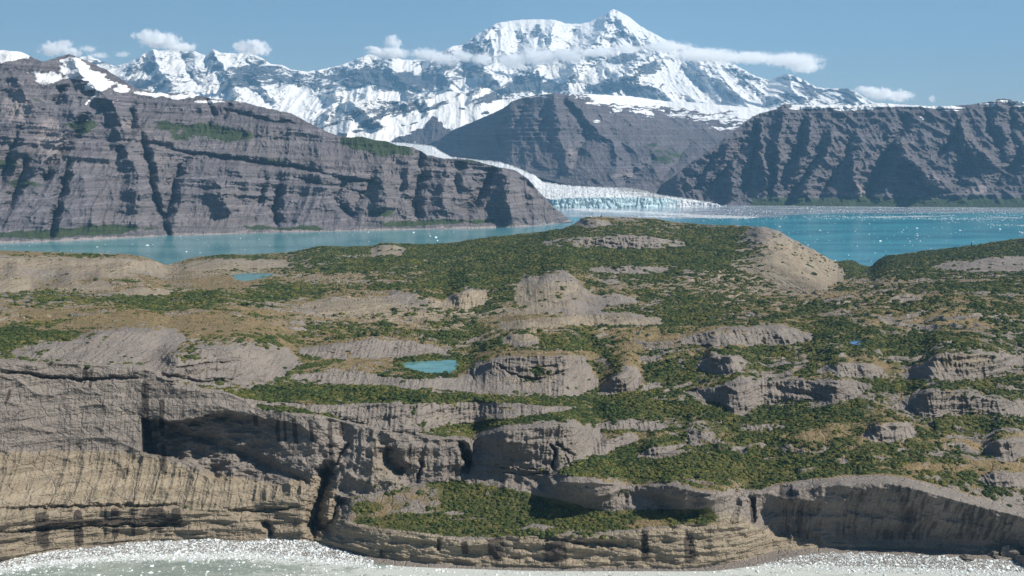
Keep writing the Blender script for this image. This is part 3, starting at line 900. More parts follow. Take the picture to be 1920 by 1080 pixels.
# ------------------------------------------------------------------ the near headland
# profile lines across the picture, from the waterline up: (column, row)
WL = [(-200, 1082), (0, 1066), (60, 1056), (140, 1046), (240, 1040), (330, 1038), (450, 1038), (560, 1042), (620, 1048), (680, 1054), (760, 1062), (860, 1066), (1000, 1070), (1200, 1071), (1320, 1071), (1400, 1063), (1450, 1058), (1560, 1060), (1700, 1064), (1850, 1070), (1920, 1072), (2120, 1078)]
FT = [(-200, 1072), (0, 1052), (60, 1040), (100, 1032), (200, 1020), (270, 1014), (480, 1013), (580, 1014), (625, 1026), (700, 1044), (860, 1060), (1000, 1064), (1200, 1066), (1300, 1065), (1400, 1050), (1450, 1033), (1560, 1025), (1700, 1029), (1800, 1032), (1850, 1034), (1920, 1040), (2120, 1050)]
L1 = [(-200, 990), (0, 975), (100, 958), (250, 952), (345, 955), (450, 952), (520, 930), (580, 926), (620, 968), (700, 990), (800, 1000), (870, 1012), (1000, 1003), (1150, 998), (1240, 988), (1300, 983), (1400, 985), (1450, 1005), (1520, 1017), (1600, 1018), (1700, 1021), (1800, 1024), (1920, 1032), (2120, 1042)]
L2 = [(-200, 905), (0, 893), (100, 890), (200, 892), (290, 892), (380, 900), (470, 915), (560, 905), (600, 895), (640, 935), (700, 938), (800, 925), (870, 930), (1000, 942), (1100, 960), (1200, 965), (1300, 965), (1400, 950), (1450, 990), (1520, 1008), (1600, 1010), (1700, 1012), (1920, 1024), (2120, 1034)]
L3 = [(-200, 870), (0, 845), (100, 840), (200, 842), (270, 850), (400, 880), (520, 905), (600, 880), (640, 925), (700, 930), (800, 905), (880, 905), (1000, 925), (1100, 950), (1200, 955), (1300, 955), (1400, 940), (1450, 980), (1520, 1000), (1600, 1000), (1700, 1003), (1920, 1016), (2120, 1026)]
L4 = [(-200, 690), (0, 680), (100, 680), (200, 686), (270, 690), (330, 722), (430, 738), (500, 768), (600, 778), (660, 795), (760, 815), (840, 822), (880, 826), (900, 876), (1000, 893), (1060, 888), (1130, 905), (1200, 912), (1300, 920), (1380, 928), (1420, 922), (1460, 910), (1520, 900), (1600, 894), (1660, 892), (1700, 897), (1780, 920), (1850, 938), (1920, 955), (2120, 990)]
L5 = [(-200, 620), (2120, 620)]
L6 = [(-200, 545), (2120, 545)]
CR = [(-200, 470), (0, 470), (60, 471), (130, 474), (230, 476), (270, 481), (290, 488), (300, 493), (312, 497), (330, 492), (360, 483), (420, 476), (470, 477), (540, 473), (570, 467), (600, 460), (640, 462), (700, 461),
      (715, 455), (800, 457), (850, 455), (900, 446), (960, 440), (1000, 436), (1050, 429), (1075, 421), (1090, 410), (1105, 406), (1130, 406), (1180, 407), (1230, 410), (1270, 417), (1330, 421), (1400, 423),
      (1432, 425), (1460, 433), (1490, 450), (1525, 468), (1552, 484), (1570, 490), (1585, 488), (1597, 488), (1612, 495), (1628, 499), (1636, 498), (1648, 486), (1664, 478), (1690, 476), (1730, 470), (1770, 466), (1822, 460), (1870, 452), (1920, 446), (2120, 425)]
CRY = [(-200, 2700), (0, 2750), (230, 2800), (290, 2850), (312, 3200), (330, 3400), (420, 3500), (560, 3400), (700, 3300), (900, 3400), (1100, 3600), (1300, 3500), (1432, 3350), (1500, 3450), (1570, 3600), (1600, 3900), (1636, 3800), (1660, 3500), (1800, 3450), (2120, 3400)]

U0, U1, NU, NV = -200, 2380, 1830, 900
un = np.linspace(U0, U1, NU)


def near_base():
    rows = [WL, FT, L1, L2, L3, L4, L5, L6]
    slopes = [None,
              [(-200, .1), (2120, .1)],
              [(-200, 6), (300, 5), (480, 1.6), (600, 3), (700, 4), (1400, 4), (1460, .8), (1520, .35), (2120, .3)],
              [(-200, .9), (500, .9), (590, 1.5), (640, .32), (800, .32), (1380, .35), (1420, 1.2), (1470, .5), (2120, .5)],
              [(-200, 1.6), (300, 1.3), (590, 1.0), (640, .5), (900, .6), (1400, .6), (1500, 2), (2120, 2)],
              [(-200, 3.6), (300, 3.2), (600, 1.8), (860, 2.0), (900, .9), (1380, .9), (1450, 9), (1600, 10), (2120, 8)]]
    vs = [Ls(r, un) for r in rows]
    tv = np.array([-100, 0]) 
    Ys = [H / tau(vs[0])]; Zs = [0 * un]
    for k in range(1, 6):
        s = L(slopes[k], un)
        t_ = tau(vs[k])
        Yn = (H - Zs[-1] + s * Ys[-1]) / (t_ + s)
        Zs.append(Zs[-1] + s * (Yn - Ys[-1])); Ys.append(Yn)
    z5 = L([(-200, 196), (0, 196), (300, 186), (600, 150), (860, 128), (1000, 140), (1200, 146), (1500, 150), (1700, 152), (1920, 150), (2120, 150)], un)
    z6 = L([(-200, 180), (0, 178), (300, 165), (600, 150), (860, 145), (1000, 158), (1200, 140), (1500, 150), (1700, 178), (1920, 180), (2120, 180)], un)
    z5 = np.maximum(z5, Zs[-1] + 4)
    Ys.append((H - z5) / tau(vs[6])); Ys.append((H - z6) / tau(vs[7]))
    vs.append(L(CR, un)); Ys.append(L(CRY, un))
    return vs, Ys


vs_, Ys_ = near_base()
# rows: a little below the waterline, then evenly through the picture
tt = np.linspace(0, 1, NV)[:, None]
v_lo = vs_[0] + 12
crag = 1.1 * fbm(un / 9.0, un * 0, octv=4, seed=131) * 2
v_hi = vs_[-1] + crag
V = v_lo + (v_hi - v_lo) * (0.55 * tt + 0.45 * (1 - (1 - tt) ** 1.0))
U = np.broadcast_to(un, V.shape).copy()
W = np.zeros_like(V)
kv = np.stack([v_lo] + vs_[:-1] + [np.minimum(vs_[-1], vs_[-2] - 5)])       # rows of knots, decreasing
kw = 1 / np.stack([Ys_[0] * .985] + Ys_)
for j in range(NU):
    W[:, j] = np.interp(-V[:, j], -kv[:, j], kw[:, j])
# soften the breaks of the profile lines sideways a touch
def blur_u(A, n):
    for _ in range(n):
        B = A.copy(); B[:, 1:-1] = (A[:, :-2] + 2 * A[:, 1:-1] + A[:, 2:]) / 4; A = B
    return A
W = blur_u(W, 12)
# the plateau behind the brow is smooth from column to column
res = W * (H - 150.0) - tau(V)
def box_u(A, w):
    Pd = np.pad(A, ((0, 0), (w, w)), mode='edge')
    C = np.cumsum(np.pad(Pd, ((0, 0), (1, 0))), axis=1)
    return (C[:, 2 * w + 1:] - C[:, :-(2 * w + 1)]) / (2 * w + 1)
wide = box_u(box_u(box_u(res, 60), 60), 60)
far_own = ss(80, 10, V - L(CR, U))          # the outer skyline keeps its own distances
wide = wide * (1 - far_own) + blur_u(res, 60) * far_own
kbl = ss(0, 60, L(L4, U) - V)
med = box_u(box_u(box_u(res, 22), 22), 22)
kb2 = ss(-2, 12, L(L4, U) - V)
res = res * (1 - kb2) + med * kb2
W = (res * (1 - kbl) + wide * kbl + tau(V)) / (H - 150.0)

# rounded rock steps standing in the plateau: (foot line, brow line, strength)
S = [
    ([(265, 692), (330, 722), (430, 730), (500, 722), (540, 702), (562, 678)], [(265, 686), (300, 672), (360, 656), (430, 652), (500, 657), (545, 662), (562, 674)], 1.0),
    ([(15, 668), (100, 676), (200, 682), (270, 678), (330, 652), (352, 634)], [(15, 660), (60, 650), (120, 642), (200, 626), (260, 619), (320, 620), (352, 630)], .9),
    ([(540, 712), (640, 722), (740, 728), (875, 736)], [(540, 706), (620, 700), (700, 702), (800, 710), (875, 712)], .8),
    ([(855, 735), (900, 741), (1000, 746), (1080, 744), (1110, 732), (1127, 716)], [(855, 714), (880, 696), (910, 682), (945, 672), (1000, 667), (1060, 668), (1090, 676), (1108, 698), (1127, 712)], 1.1),
    ([(1118, 742), (1160, 741), (1190, 730), (1207, 712)], [(1118, 730), (1140, 716), (1165, 700), (1190, 694), (1207, 706)], 1.0),
    ([(455, 752), (560, 770), (640, 785), (700, 800), (780, 815), (840, 800), (900, 800), (960, 790), (1040, 775), (1088, 762)], [(455, 748), (560, 758), (640, 763), (740, 754), (800, 749), (860, 748), (900, 750), (960, 757), (1040, 764), (1088, 758)], 1.1),
    ([(880, 872), (920, 882), (990, 890), (1060, 880), (1110, 855), (1142, 832)], [(880, 826), (900, 818), (940, 809), (1000, 802), (1060, 799), (1100, 803), (1130, 815), (1142, 826)], 1.1),
    ([(1105, 862), (1150, 845), (1190, 828), (1202, 822)], [(1105, 848), (1130, 832), (1160, 820), (1190, 815), (1202, 818)], .8),
    ([(1280, 740), (1340, 755), (1380, 782), (1440, 757), (1520, 752), (1580, 757), (1620, 737), (1642, 726)], [(1280, 735), (1340, 727), (1420, 715), (1500, 715), (1600, 718), (1642, 722)], .8),
    ([(1300, 694), (1340, 703), (1380, 699), (1407, 685)], [(1300, 690), (1320, 676), (1345, 669), (1380, 670), (1407, 681)], 1.1),
    ([(1528, 700), (1580, 708), (1640, 712), (1662, 700)], [(1528, 695), (1570, 684), (1640, 687), (1662, 695)], .8),
    ([(1682, 710), (1740, 713), (1800, 713), (1860, 705), (1930, 684)], [(1682, 705), (1730, 685), (1770, 664), (1830, 662), (1880, 667), (1930, 672)], 1.1),
    ([(1676, 768), (1740, 787), (1800, 776), (1860, 778), (1930, 778)], [(1676, 762), (1720, 744), (1760, 734), (1810, 737), (1860, 751), (1930, 756)], 1.0),
    ([(1612, 820), (1650, 834), (1700, 829), (1722, 814)], [(1612, 815), (1650, 800), (1700, 799), (1722, 810)], .9),
    ([(1188, 860), (1230, 855), (1272, 836)], [(1188, 850), (1230, 831), (1272, 831)], .8),
    ([(1275, 828), (1320, 830), (1345, 818)], [(1275, 820), (1305, 806), (1345, 812)], .7),
    ([(1000, 925), (1060, 950), (1150, 957), (1185, 940)], [(1000, 916), (1060, 904), (1150, 908), (1185, 922)], 1.0),
    ([(1180, 935), (1250, 952), (1300, 968), (1402, 988)], [(1180, 917), (1250, 911), (1320, 925), (1402, 930)], .8),
    ([(1110, 806), (1180, 808), (1255, 804)], [(1110, 798), (1180, 789), (1255, 796)], .6),
    ([(826, 578), (870, 581), (918, 570)], [(826, 568), (850, 554), (885, 545), (918, 551)], 1.0),
    ([(960, 562), (1000, 588), (1060, 594), (1120, 590), (1138, 576)], [(960, 556), (972, 536), (990, 524), (1008, 530), (1030, 518), (1060, 519), (1078, 532), (1110, 552), (1138, 570)], .6),
    ([(930, 622), (1050, 613), (1150, 610), (1246, 611)], [(930, 606), (1050, 596), (1150, 588), (1246, 600)], .8),
    ([(1365, 500), (1410, 518), (1450, 538), (1500, 551), (1530, 553), (1560, 538), (1590, 518)], [(1365, 490), (1376, 466), (1400, 447), (1428, 429), (1462, 434), (1495, 453), (1530, 472), (1560, 491), (1590, 513)], .35),
    ([(-200, 520), (0, 520), (150, 521), (250, 517), (300, 515), (314, 510)], [(-200, 480), (0, 484), (150, 489), (270, 490), (300, 496), (314, 506)], 1.1),
    ([(-60, 552), (0, 550), (40, 548), (78, 538)], [(-60, 532), (0, 526), (35, 518), (60, 521), (78, 532)], 1.3),
    ([(90, 542), (160, 545), (190, 545), (216, 541)], [(90, 535), (130, 524), (160, 535), (190, 526), (216, 538)], 1.0),
    ([(228, 556), (280, 556), (325, 551)], [(228, 548), (260, 540), (300, 543), (325, 548)], 1.0),
    ([(345, 505), (420, 507), (530, 503), (548, 498)], [(345, 494), (420, 488), (530, 489), (548, 495)], .9),
    ([(690, 478), (730, 480), (765, 474)], [(690, 468), (730, 461), (765, 468)], .6),
    ([(555, 668), (650, 674), (740, 670), (845, 662)], [(555, 656), (650, 645), (720, 638), (790, 646), (845, 655)], .9),
    ([(935, 645), (980, 648), (1015, 642)], [(935, 636), (975, 626), (1015, 632)], 1.0),
    ([(1075, 425), (1120, 428), (1150, 424)], [(1075, 420), (1100, 412), (1150, 418)], 1.0),
    ([(1010, 462), (1100, 466), (1230, 468), (1290, 462)], [(1010, 454), (1100, 446), (1180, 444), (1290, 456)], 1.2),
    ([(1100, 510), (1180, 515), (1260, 508)], [(1100, 503), (1180, 500), (1260, 502)], .9),
    ([(1100, 570), (1150, 575), (1200, 570)], [(1100, 562), (1150, 555), (1200, 563)], .7),
    ([(1740, 505), (1850, 512), (1930, 510)], [(1740, 498), (1850, 488), (1930, 484)], .8),
    ([(1270, 645), (1350, 650), (1450, 650), (1530, 640)], [(1270, 636), (1350, 620), (1450, 614), (1530, 628)], .7),
    ([(560, 592), (650, 598), (790, 600), (860, 592)], [(560, 572), (650, 556), (760, 552), (860, 574)], .5),
    ([(1840, 850), (1880, 868), (1930, 860)], [(1840, 838), (1880, 828), (1930, 830)], .8),
    ([(1830, 905), (1880, 915), (1930, 912)], [(1830, 895), (1880, 888), (1930, 890)], .6),
    ([(640, 700), (700, 698), (745, 692)], [(640, 692), (690, 680), (745, 686)], .5),
    ([(1000, 745), (1060, 760), (1120, 757)], [(1000, 742), (1060, 748), (1120, 748)], .3),
    ([(1440, 700), (1480, 706), (1510, 702)], [(1440, 694), (1480, 690), (1510, 696)], .4),
    ([(1440, 845), (1500, 852), (1560, 845)], [(1440, 838), (1500, 830), (1560, 836)], .5),
    ([(1560, 870), (1620, 872), (1680, 866)], [(1560, 862), (1620, 856), (1680, 858)], .4),
    ([(1380, 806), (1420, 812), (1480, 806)], [(1380, 800), (1420, 795), (1480, 799)], .4),
    ([(940, 700), (1000, 712), (1060, 706)], [(940, 699), (1000, 706), (1060, 702)], .25),
]
rockm = np.zeros_like(V, dtype=F32)
browm = np.zeros_like(V, dtype=F32)
gpl = 1.0 / (FPX * 300.0)               # inverse distance lost per row on level ground about 150 m high
for ft, br, k in S:
    lo, hi = ft[0][0], ft[-1][0]
    cols = np.where((un > lo) & (un < hi))[0]
    if len(cols) == 0: continue
    c0, c1 = cols[0], cols[-1] + 1
    uu = un[c0:c1]
    wob = 1.2 * fbm(uu / 14.0, uu * 0 + ft[0][1], octv=3, seed=141)
    f = Ls(ft, uu) + wob; b_ = Ls(br, uu) + wob
    endf = ss(0, 10, uu - lo) * ss(0, 10, hi - uu)
    vv = V[:, c0:c1]
    hp = np.maximum(f - b_, .6)
    p = (f - vv) / hp
    face = np.clip(p, 0, 1)
    round_ = np.where(p < 1, face ** 1.0, np.exp(-(p - 1) * 1.4))
    # a smooth brow
    ew = min(70.0, .38 * (hi - lo))
    A = gpl * hp * min(k, 1.1) * ss(0, ew, uu - lo) * ss(0, ew, hi - uu) * 0.5
    W[:, c0:c1] += A * round_
    pn = p + .35 * fbm(U[:, c0:c1] / 16.0, vv / 5.0, octv=4, gain=.6, seed=147)
    m = ss(-.15, .2, pn) * ss(1.35, .9, pn) * endf
    rockm[:, c0:c1] = np.maximum(rockm[:, c0:c1], m * (1.1 if k > .55 or k == .35 else .45))
    browm[:, c0:c1] = np.maximum(browm[:, c0:c1], ss(.8, 1.1, p) * ss(3.2, 1.3, p) * endf)

Y = 1 / W
X, Z = unproj(U, V, Y)
edge_n = fbm(X / 40.0, Z / 12.0, Y / 50, octv=5, gain=.62, seed=145)
rockm = ss(.34, .58, rockm * (1.0 + 1.9 * edge_n) - .35 * ss(.05, .4, edge_n))

# belts of alder along the ledges between the slabs
BELT = [([(425, 736), (520, 742), (620, 748), (740, 750), (860, 744), (960, 752), (1060, 757), (1140, 752), (1200, 735)], 8), ([(405, 752), (480, 762), (560, 771), (645, 783)], 6),
        ([(800, 808), (870, 798), (960, 790), (1060, 781), (1140, 772), (1210, 765)], 9), ([(1000, 905), (1080, 890), (1150, 862), (1210, 835), (1300, 820)], 12), ([(1240, 775), (1330, 768), (1400, 790), (1500, 775), (1620, 765)], 9),
        ([(1640, 725), (1700, 728), (1760, 722), (1840, 722), (1920, 708)], 8), ([(560, 690), (600, 684), (640, 676)], 5), ([(1020, 635), (1080, 645), (1130, 655), (1160, 690)], 9), ([(700, 700), (760, 707), (820, 709)], 4)]
WUa, WVa = U + 8 * fbm(U / 30.0, V / 14.0, octv=3, seed=149), V + 6 * fbm(U / 24.0, V / 14.0, octv=4, gain=.6, seed=150)
beltm = 0 * V
for pts, wdt in BELT:
    beltm = np.maximum(beltm, stroke(WUa, WVa, pts, wdt * 1.25))
rockm = rockm * (1 - .9 * ss(.25, .7, beltm))


def rowpos(line):
    return L(line, U)


cl = ss(0, 6, V - rowpos(L4))                        # 1 on the great sea cliff, below its brow
cl = cl * (1 - ss(-6, 6, V - rowpos(FT)))
terr = ss(625, 660, U) * ss(1420, 1390, U) * ss(4, -4, V - rowpos(L1)) * ss(-6, 4, V - rowpos(L3))   # vegetated terrace
wall = cl * (1 - terr)
low = ss(-4, 6, V - rowpos(L1)) * cl
rightbay = ss(1425, 1450, U) * ss(0, 8, V - rowpos(L4))

# --- strokes that dent (+) or push out (-) the cliff, metres
NU_, NV_ = warp(U, V, (5, 4), 77)
ST = [
    ([(268, 788), (300, 800), (400, 830), (520, 880), (600, 910)], 16, 10),
    ([(588, 1010), (592, 960), (610, 900), (612, 870)], 20, 45),
    ([(640, 930), (625, 970), (600, 1000)], 24, 30),
    ([(495, 975), (510, 1005)], 10, 14),
    ([(613, 900), (640, 850), (655, 830)], 5, 10),
    ([(862, 828), (872, 850), (880, 880)], 12, 30),
    ([(720, 835), (730, 870), (760, 890)], 22, 24),
    ([(785, 900), (790, 860)], 6, 12),
    ([(1000, 1005), (1150, 1030)], 4, 4),
    ([(1408, 925), (1412, 985)], 8, 9),
    ([(1392, 930), (1385, 985)], 18, -7),
    ([(1235, 925), (1246, 960)], 14, 6), ([(1310, 930), (1300, 965)], 16, 6), ([(1170, 925), (1175, 945)], 8, 5),
    ([(1035, 880), (1040, 850), (1030, 830)], 5, 10), ([(1040, 830), (1060, 845), (1080, 860)], 4, 8), ([(1072, 880), (1060, 850)], 4, 8),
    ([(1600, 930), (1700, 940)], 6, 0),
    ([(880, 690), (886, 712)], 5, 8), ([(930, 682), (960, 700), (1000, 712), (1050, 700)], 4, 6), ([(990, 690), (1040, 686)], 3, 5),
    ([(0, 697), (60, 704), (150, 712), (270, 708)], 5, 8), ([(300, 700), (370, 716), (440, 712)], 5, 7), ([(330, 690), (400, 680), (450, 676)], 4, 6),
    ([(720, 1030), (715, 1045)], 6, 6),
    ([(820, 1010), (825, 1035)], 5, 6), ([(1060, 1015), (1230, 1030)], 8, 6), ([(1205, 990), (1210, 1040)], 8, 3), ([(1290, 1000), (1295, 1045)], 6, 2),
    ([(0, 955), (150, 950), (340, 948)], 5, 7), ([(0, 1000), (100, 990), (250, 985), (345, 984)], 5, 8),
    ([(420, 955), (480, 960), (560, 952)], 5, 7),
]
D = np.zeros_like(V)
for pts, wdt, amp in ST:
    D = D + amp * 1.2 * stroke(NU_, NV_, pts, wdt * 1.15, 1.4)
# the great hollow under the overhang: deep at its left edge, coming forward to the right
cave = inpoly(U + .5 * (NU_ - U) * ss(275, 320, U), NV_, [(268, 786), (330, 792), (420, 776), (520, 790), (560, 800), (600, 830), (618, 870), (612, 912), (590, 918), (540, 905), (460, 902), (400, 900), (372, 872), (340, 862), (300, 858), (268, 848)], 4)
cave = cave * (.8 + .5 * fbm(U / 40.0, V / 24.0, octv=4, seed=148))
D = D + cave * (62 - 58 * np.clip((U - 268) / 350, 0, 1)) + 26 * ss(268, 420, U) * ss(650, 560, U) * ss(770, 790, V) * ss(905, 880, V) * 0
D = D - 20 * np.exp(-((U - 262) / 30.0) ** 2) * ss(690, 720, V) * ss(880, 850, V) * 0
# right bay: a concave wall turned away from the sun, hollow below the brow
bay = ss(1424, 1475, U) * ss(4, 26, V - rowpos(L4)) * ss(10, -4, V - rowpos([(-200, 1010), (1450, 990), (1560, 1012), (1700, 1016), (1920, 1030), (2120, 1040)]))
ramp_ = np.clip((U - 1440) / 620, 0, 1)
dv_ = V - rowpos(L4)
D = D - ss(1424, 1500, U) * ss(0, 16, dv_) * 46 * np.clip((1022 + 12 * ramp_ - V) / 105.0, 0, 1) * (.4 + 1.25 * ramp_)
# the lower right notch
D = D + 12 * blob(U, V, 1500, 935, 60, 12) * -1
# erosion
Zc, Xc, Yc = Z, X, Y
rill = ridged((Xc + 8 * fbm(Xc / 50, Zc / 60, octv=2, seed=151)) / 15.0, Zc / 120.0, octv=3, seed=152)
rill2 = ridged(Xc / 5.5, Zc / 38.0, octv=3, seed=153)
zoneR = -low * .1 + ss(-8, 4, V - rowpos(L3)) * ss(8, -8, V - rowpos(L1)) * (U < 640) * 1.3 + wall * ss(600, 680, U) * .9 * ss(1430, 1400, U) * (1 - low) + .30 - .25 * low * ss(620, 660, U)
D = D - wall * zoneR * (3.4 * (rill - .4) + 1.3 * (rill2 - .4))
D = D + wall * (10 - 3.5 * ss(640, 560, U)) * fbm(Xc / 55.0, Zc / 38.0, octv=5, gain=.6, seed=154)
D = D - wall * 9 * (ridged((Xc + .5 * Zc) / 42.0, (Zc - .1 * Xc) / 30.0, octv=5, seed=168) - .4) * (.3 + .7 * (1 - low)) * (1 - .5 * ss(640, 560, U))
D = D + wall * (9 - 5 * ss(640, 560, U)) * steps(Zc + .03 * Xc, 17.0, 155, .5) * (.4 + .6 * ss(-.1, .4, fbm(Xc / 120, Zc / 40, octv=2, seed=156)))
D = D + low * 9 * fbm(Xc / 40, Zc / 9.0, octv=4, seed=167) + low * 2.5 * steps(Zc + 4 * fbm(Xc / 60, Zc / 20, octv=2, seed=164), 9.0, 157, .5)
D = D + rockm * (1 - cl) * (11.0 * fbm(Xc / 32.0, Zc / 12.0, Yc / 60, octv=5, seed=158) - 3.5 * (ridged(Xc / 7.0, Zc / 30.0, octv=3, seed=159) - .4) + 2.2 * steps(Zc + .05 * Xc, 9.0, 160, .5))
Y = Y + D * np.clip(Y / 1250, .9, 2.6)
X, Z = unproj(U, V, Y)
# hummocks of the plateau
pl = (1 - cl) * ss(2, -6, V - rowpos(L4)) * (1 - .7 * rockm)
Z = Z + pl * ss(-4, 40, rowpos(L4) - V) * (5.5 * fbm(X / 120.0, Y / 160.0, octv=5, seed=161) + 1.8 * fbm(X / 22.0, Y / 26.0, octv=3, seed=162)) * ss(-3, 25, V - rowpos(CR))
F_ = 60 * fbm((X + .3 * Y) / 330.0, (Y - .2 * X) / 150.0, octv=5, gain=.52, seed=165) + .02 * Y
fr_ = F_ / 9.0 - np.floor(F_ / 9.0)
ta = ss(-.25, .25, fbm(X / 210.0, Y / 160.0, octv=3, seed=166)) * pl * ss(0, 22, rowpos(L4) - V) * ss(4, 22, V - rowpos(CR)) * (1 - .8 * rockm)
for cu, cv, ru, rv in ((805, 690, 90, 22), (470, 520, 110, 14), (1607, 642, 40, 10)):
    ta = ta * (1 - blob(U, V, cu, cv, ru, rv))
Z = Z + ta * 7.5 * (ss(.70, .96, fr_) - fr_ + .3)
riser = ta * ss(.66, .76, fr_) * ss(1.0, .94, fr_)
Z = Z + terr * 2.5 * fbm(X / 25.0, Y / 25.0, octv=3, seed=163)

# ponds: (outline rows/columns, name)
PONDS = {
    'turquoise': [(752, 681), (765, 678), (800, 676), (840, 676), (857, 678), (858, 684), (852, 692), (840, 699), (825, 702), (805, 702), (790, 699), (770, 696), (756, 690)],
    'flat': [(432, 517), (450, 514), (480, 513), (515, 514), (500, 519), (485, 524), (465, 529), (445, 528), (438, 522)],
    'blue': [(1592, 641), (1604, 637), (1620, 638), (1623, 642), (1612, 647), (1598, 645)],
}
pond_z = {}
pond_ring = []
for nme, poly in PONDS.items():
    cu = sum(p[0] for p in poly) / len(poly); vmx = max(p[1] for p in poly); vmn = min(p[1] for p in poly); cvv = (vmx + vmn) / 2
    sel = (np.abs(U - cu) < 12) & (np.abs(V - cvv) < 6)
    z0 = float(np.median(Z[sel]))
    pond_z[nme] = z0
    m = inpoly(U, V, poly, 0)
    grow = [(cu + (a - cu) * 1.10, cvv + (b - cvv) * 1.25) for a, b in poly]
    mg = inpoly(U, V, grow, 4)
    zt = z0 - 1.2 + (1 - inpoly(U, V, poly, 3)) * 2.6
    Yt = (H - zt) / tau(V)
    ring_ = np.clip(inpoly(U, V, [(cu + (a - cu) * 1.3, cvv + (b - cvv) * 1.7) for a, b in poly], 5) - m, 0, 1)
    pond_ring.append(ring_)
    Y = Y * (1 - mg) + Yt * mg
    X, Z0_ = unproj(U, V, Y)
    Z = np.where(mg > 0.02, Z0_ * mg + Z * (1 - mg), Z)

# --- masks: scrub, ochre, tan, wet streaks with painted bay shade
n1 = fbm(X / 150.0, Y / 170.0, octv=5, seed=171)
n2 = fbm(X / 38.0, Y / 48.0, octv=5, gain=.6, seed=172)
n3 = fbm(X / 120.0, Y / 90.0, octv=5, seed=173)
n5 = fbm(X / 11.0, Y / 14.0, octv=3, seed=176)
n5b = fbm(X / 26.0, Y / 20.0, octv=3, seed=177)
veg = .50 + .60 * n1 + .85 * n2 + .35 * n5 + .35 * n5b - 1.0 * riser * ss(-.2, .3, n1 + n2)
VB = [  # (column, row, half width, half height, amount)
    (1150, 470, 330, 34, .75), (1100, 490, 250, 16, .5), (870, 530, 110, 24, .9), (900, 450, 220, 22, .4), (450, 560, 200, 18, .85), (650, 500, 120, 12, .3), (250, 565, 120, 12, .5), (560, 545, 60, 10, .5),
    (400, 480, 60, 5, .6), (450, 484, 60, 6, .5), (430, 500, 30, 6, .5), (200, 480, 90, 4, .8), (1700, 580, 350, 40, .1), (1800, 480, 170, 28, .8), (1800, 540, 160, 14, .4),
    (1250, 640, 60, 14, .0), (1080, 640, 90, 16, .6), (1500, 660, 220, 24, .6), (1350, 700, 160, 16, .5), (1750, 640, 170, 24, .5), (1600, 720, 120, 8, .3), (1250, 720, 50, 40, .6), (1200, 770, 80, 14, .8),
    (1500, 790, 260, 22, .6), (1000, 780, 160, 9, .7), (1250, 880, 220, 24, .9), (1500, 870, 200, 26, .6), (1700, 850, 220, 22, .1), (1860, 730, 80, 16, .5), (1860, 800, 100, 18, .5), (1450, 820, 120, 20, .5),
    (690, 740, 200, 12, 1.3), (560, 735, 110, 10, .9), (540, 770, 100, 10, 1.1), (900, 750, 140, 7, .7), (1130, 750, 80, 10, .7), (470, 645, 90, 12, .7), (590, 690, 60, 12, .5), (80, 635, 80, 10, .9), (170, 636, 80, 6, .7), (40, 655, 40, 8, .8),
    (260, 645, 20, 6, .6), (760, 590, 120, 6, .4), (800, 625, 160, 10, .5), (600, 630, 120, 8, .4), (660, 610, 80, 6, .4), (1130, 640, 60, 10, .5), (960, 720, 1, 1, 0), (1160, 830, 60, 12, .6), (1100, 870, 60, 14, .9),
    (870, 645, 100, 10, .4), (720, 660, 40, 5, .4), (850, 605, 60, 6, .4), (1060, 545, 10, 6, .6), (1000, 575, 30, 6, .4), (1110, 610, 60, 5, .3), (1300, 600, 200, 20, .3), (1230, 560, 100, 26, .2), (1590, 500, 26, 10, .8),
    (1850, 870, 80, 20, .2), (1800, 900, 80, 12, .5), (1220, 800, 100, 10, .4), (1100, 830, 1, 1, 0), (720, 690, 30, 8, .3), (880, 665, 40, 12, .4), (120, 600, 60, 6, .3), (110, 560, 80, 8, .4),
    # bare places
    (250, 605, 170, 10, -.9), (60, 590, 90, 8, -.6), (170, 500, 190, 14, -.9), (400, 530, 90, 10, -1.1), (350, 515, 60, 6, -.8), (650, 570, 110, 14, -.9), (1000, 600, 130, 14, -.7), (700, 600, 160, 6, -.4),
    (620, 685, 60, 10, -.6), (690, 688, 50, 8, -.8), (980, 662, 90, 5, -.9), (1330, 630, 150, 10, -.8), (1200, 650, 60, 12, -.6), (1650, 530, 130, 8, -.7), (1700, 560, 180, 8, -.4), (1750, 600, 150, 6, -.4),
    (1260, 560, 120, 10, -.3), (1500, 550, 100, 12, -.3), (1180, 530, 60, 8, -.3), (1620, 800, 80, 8, -.6), (1560, 815, 80, 10, -.5), (1500, 840, 70, 8, -.4), (1330, 790, 1, 1, 0), (1830, 830, 60, 10, -.5),
    (1850, 880, 90, 14, -.35), (1700, 880, 80, 8, -.5), (720, 520, 90, 6, -.2), (560, 650, 60, 8, -.3), (480, 610, 120, 8, -.4), (1420, 720, 60, 4, -.3), (1190, 725, 40, 20, -.2), (1100, 680, 30, 5, .5), (600, 520, 50, 7, -.8), (540, 525, 30, 6, -.5), (620, 545, 90, 6, -.2),
    (1240, 990, 60, 5, -.6), (1230, 975, 50, 5, -.5)]
for cu, cv, ru, rv, a in VB:
    if a: veg = veg + (.72 if a > 0 else .85) * a * blob(NU_, NV_, cu, cv, ru, rv)
n6 = fbm(X / 150.0, Y / 30.0, octv=4, seed=178)
veg = veg + .55 * n6 * ss(670, 630, V) + 1.1 * beltm * ss(-6, 6, rowpos(L4) - V + 10)
veg = veg + .2 * blob(U, V, 1100, 470, 380, 34) + 1.1 * blob(NU_, NV_, 1385, 475, 34, 26) * (.6 + 1.4 * n6)
veg = veg - (1.05 - 1.3 * edge_n) * rockm - .15 * browm
veg = veg + .5 * pond_ring[0] - .2 * pond_ring[1] + .5 * pond_ring[2]
veg = veg - .25 * ss(700, 300, U) * ss(690, 560, V)
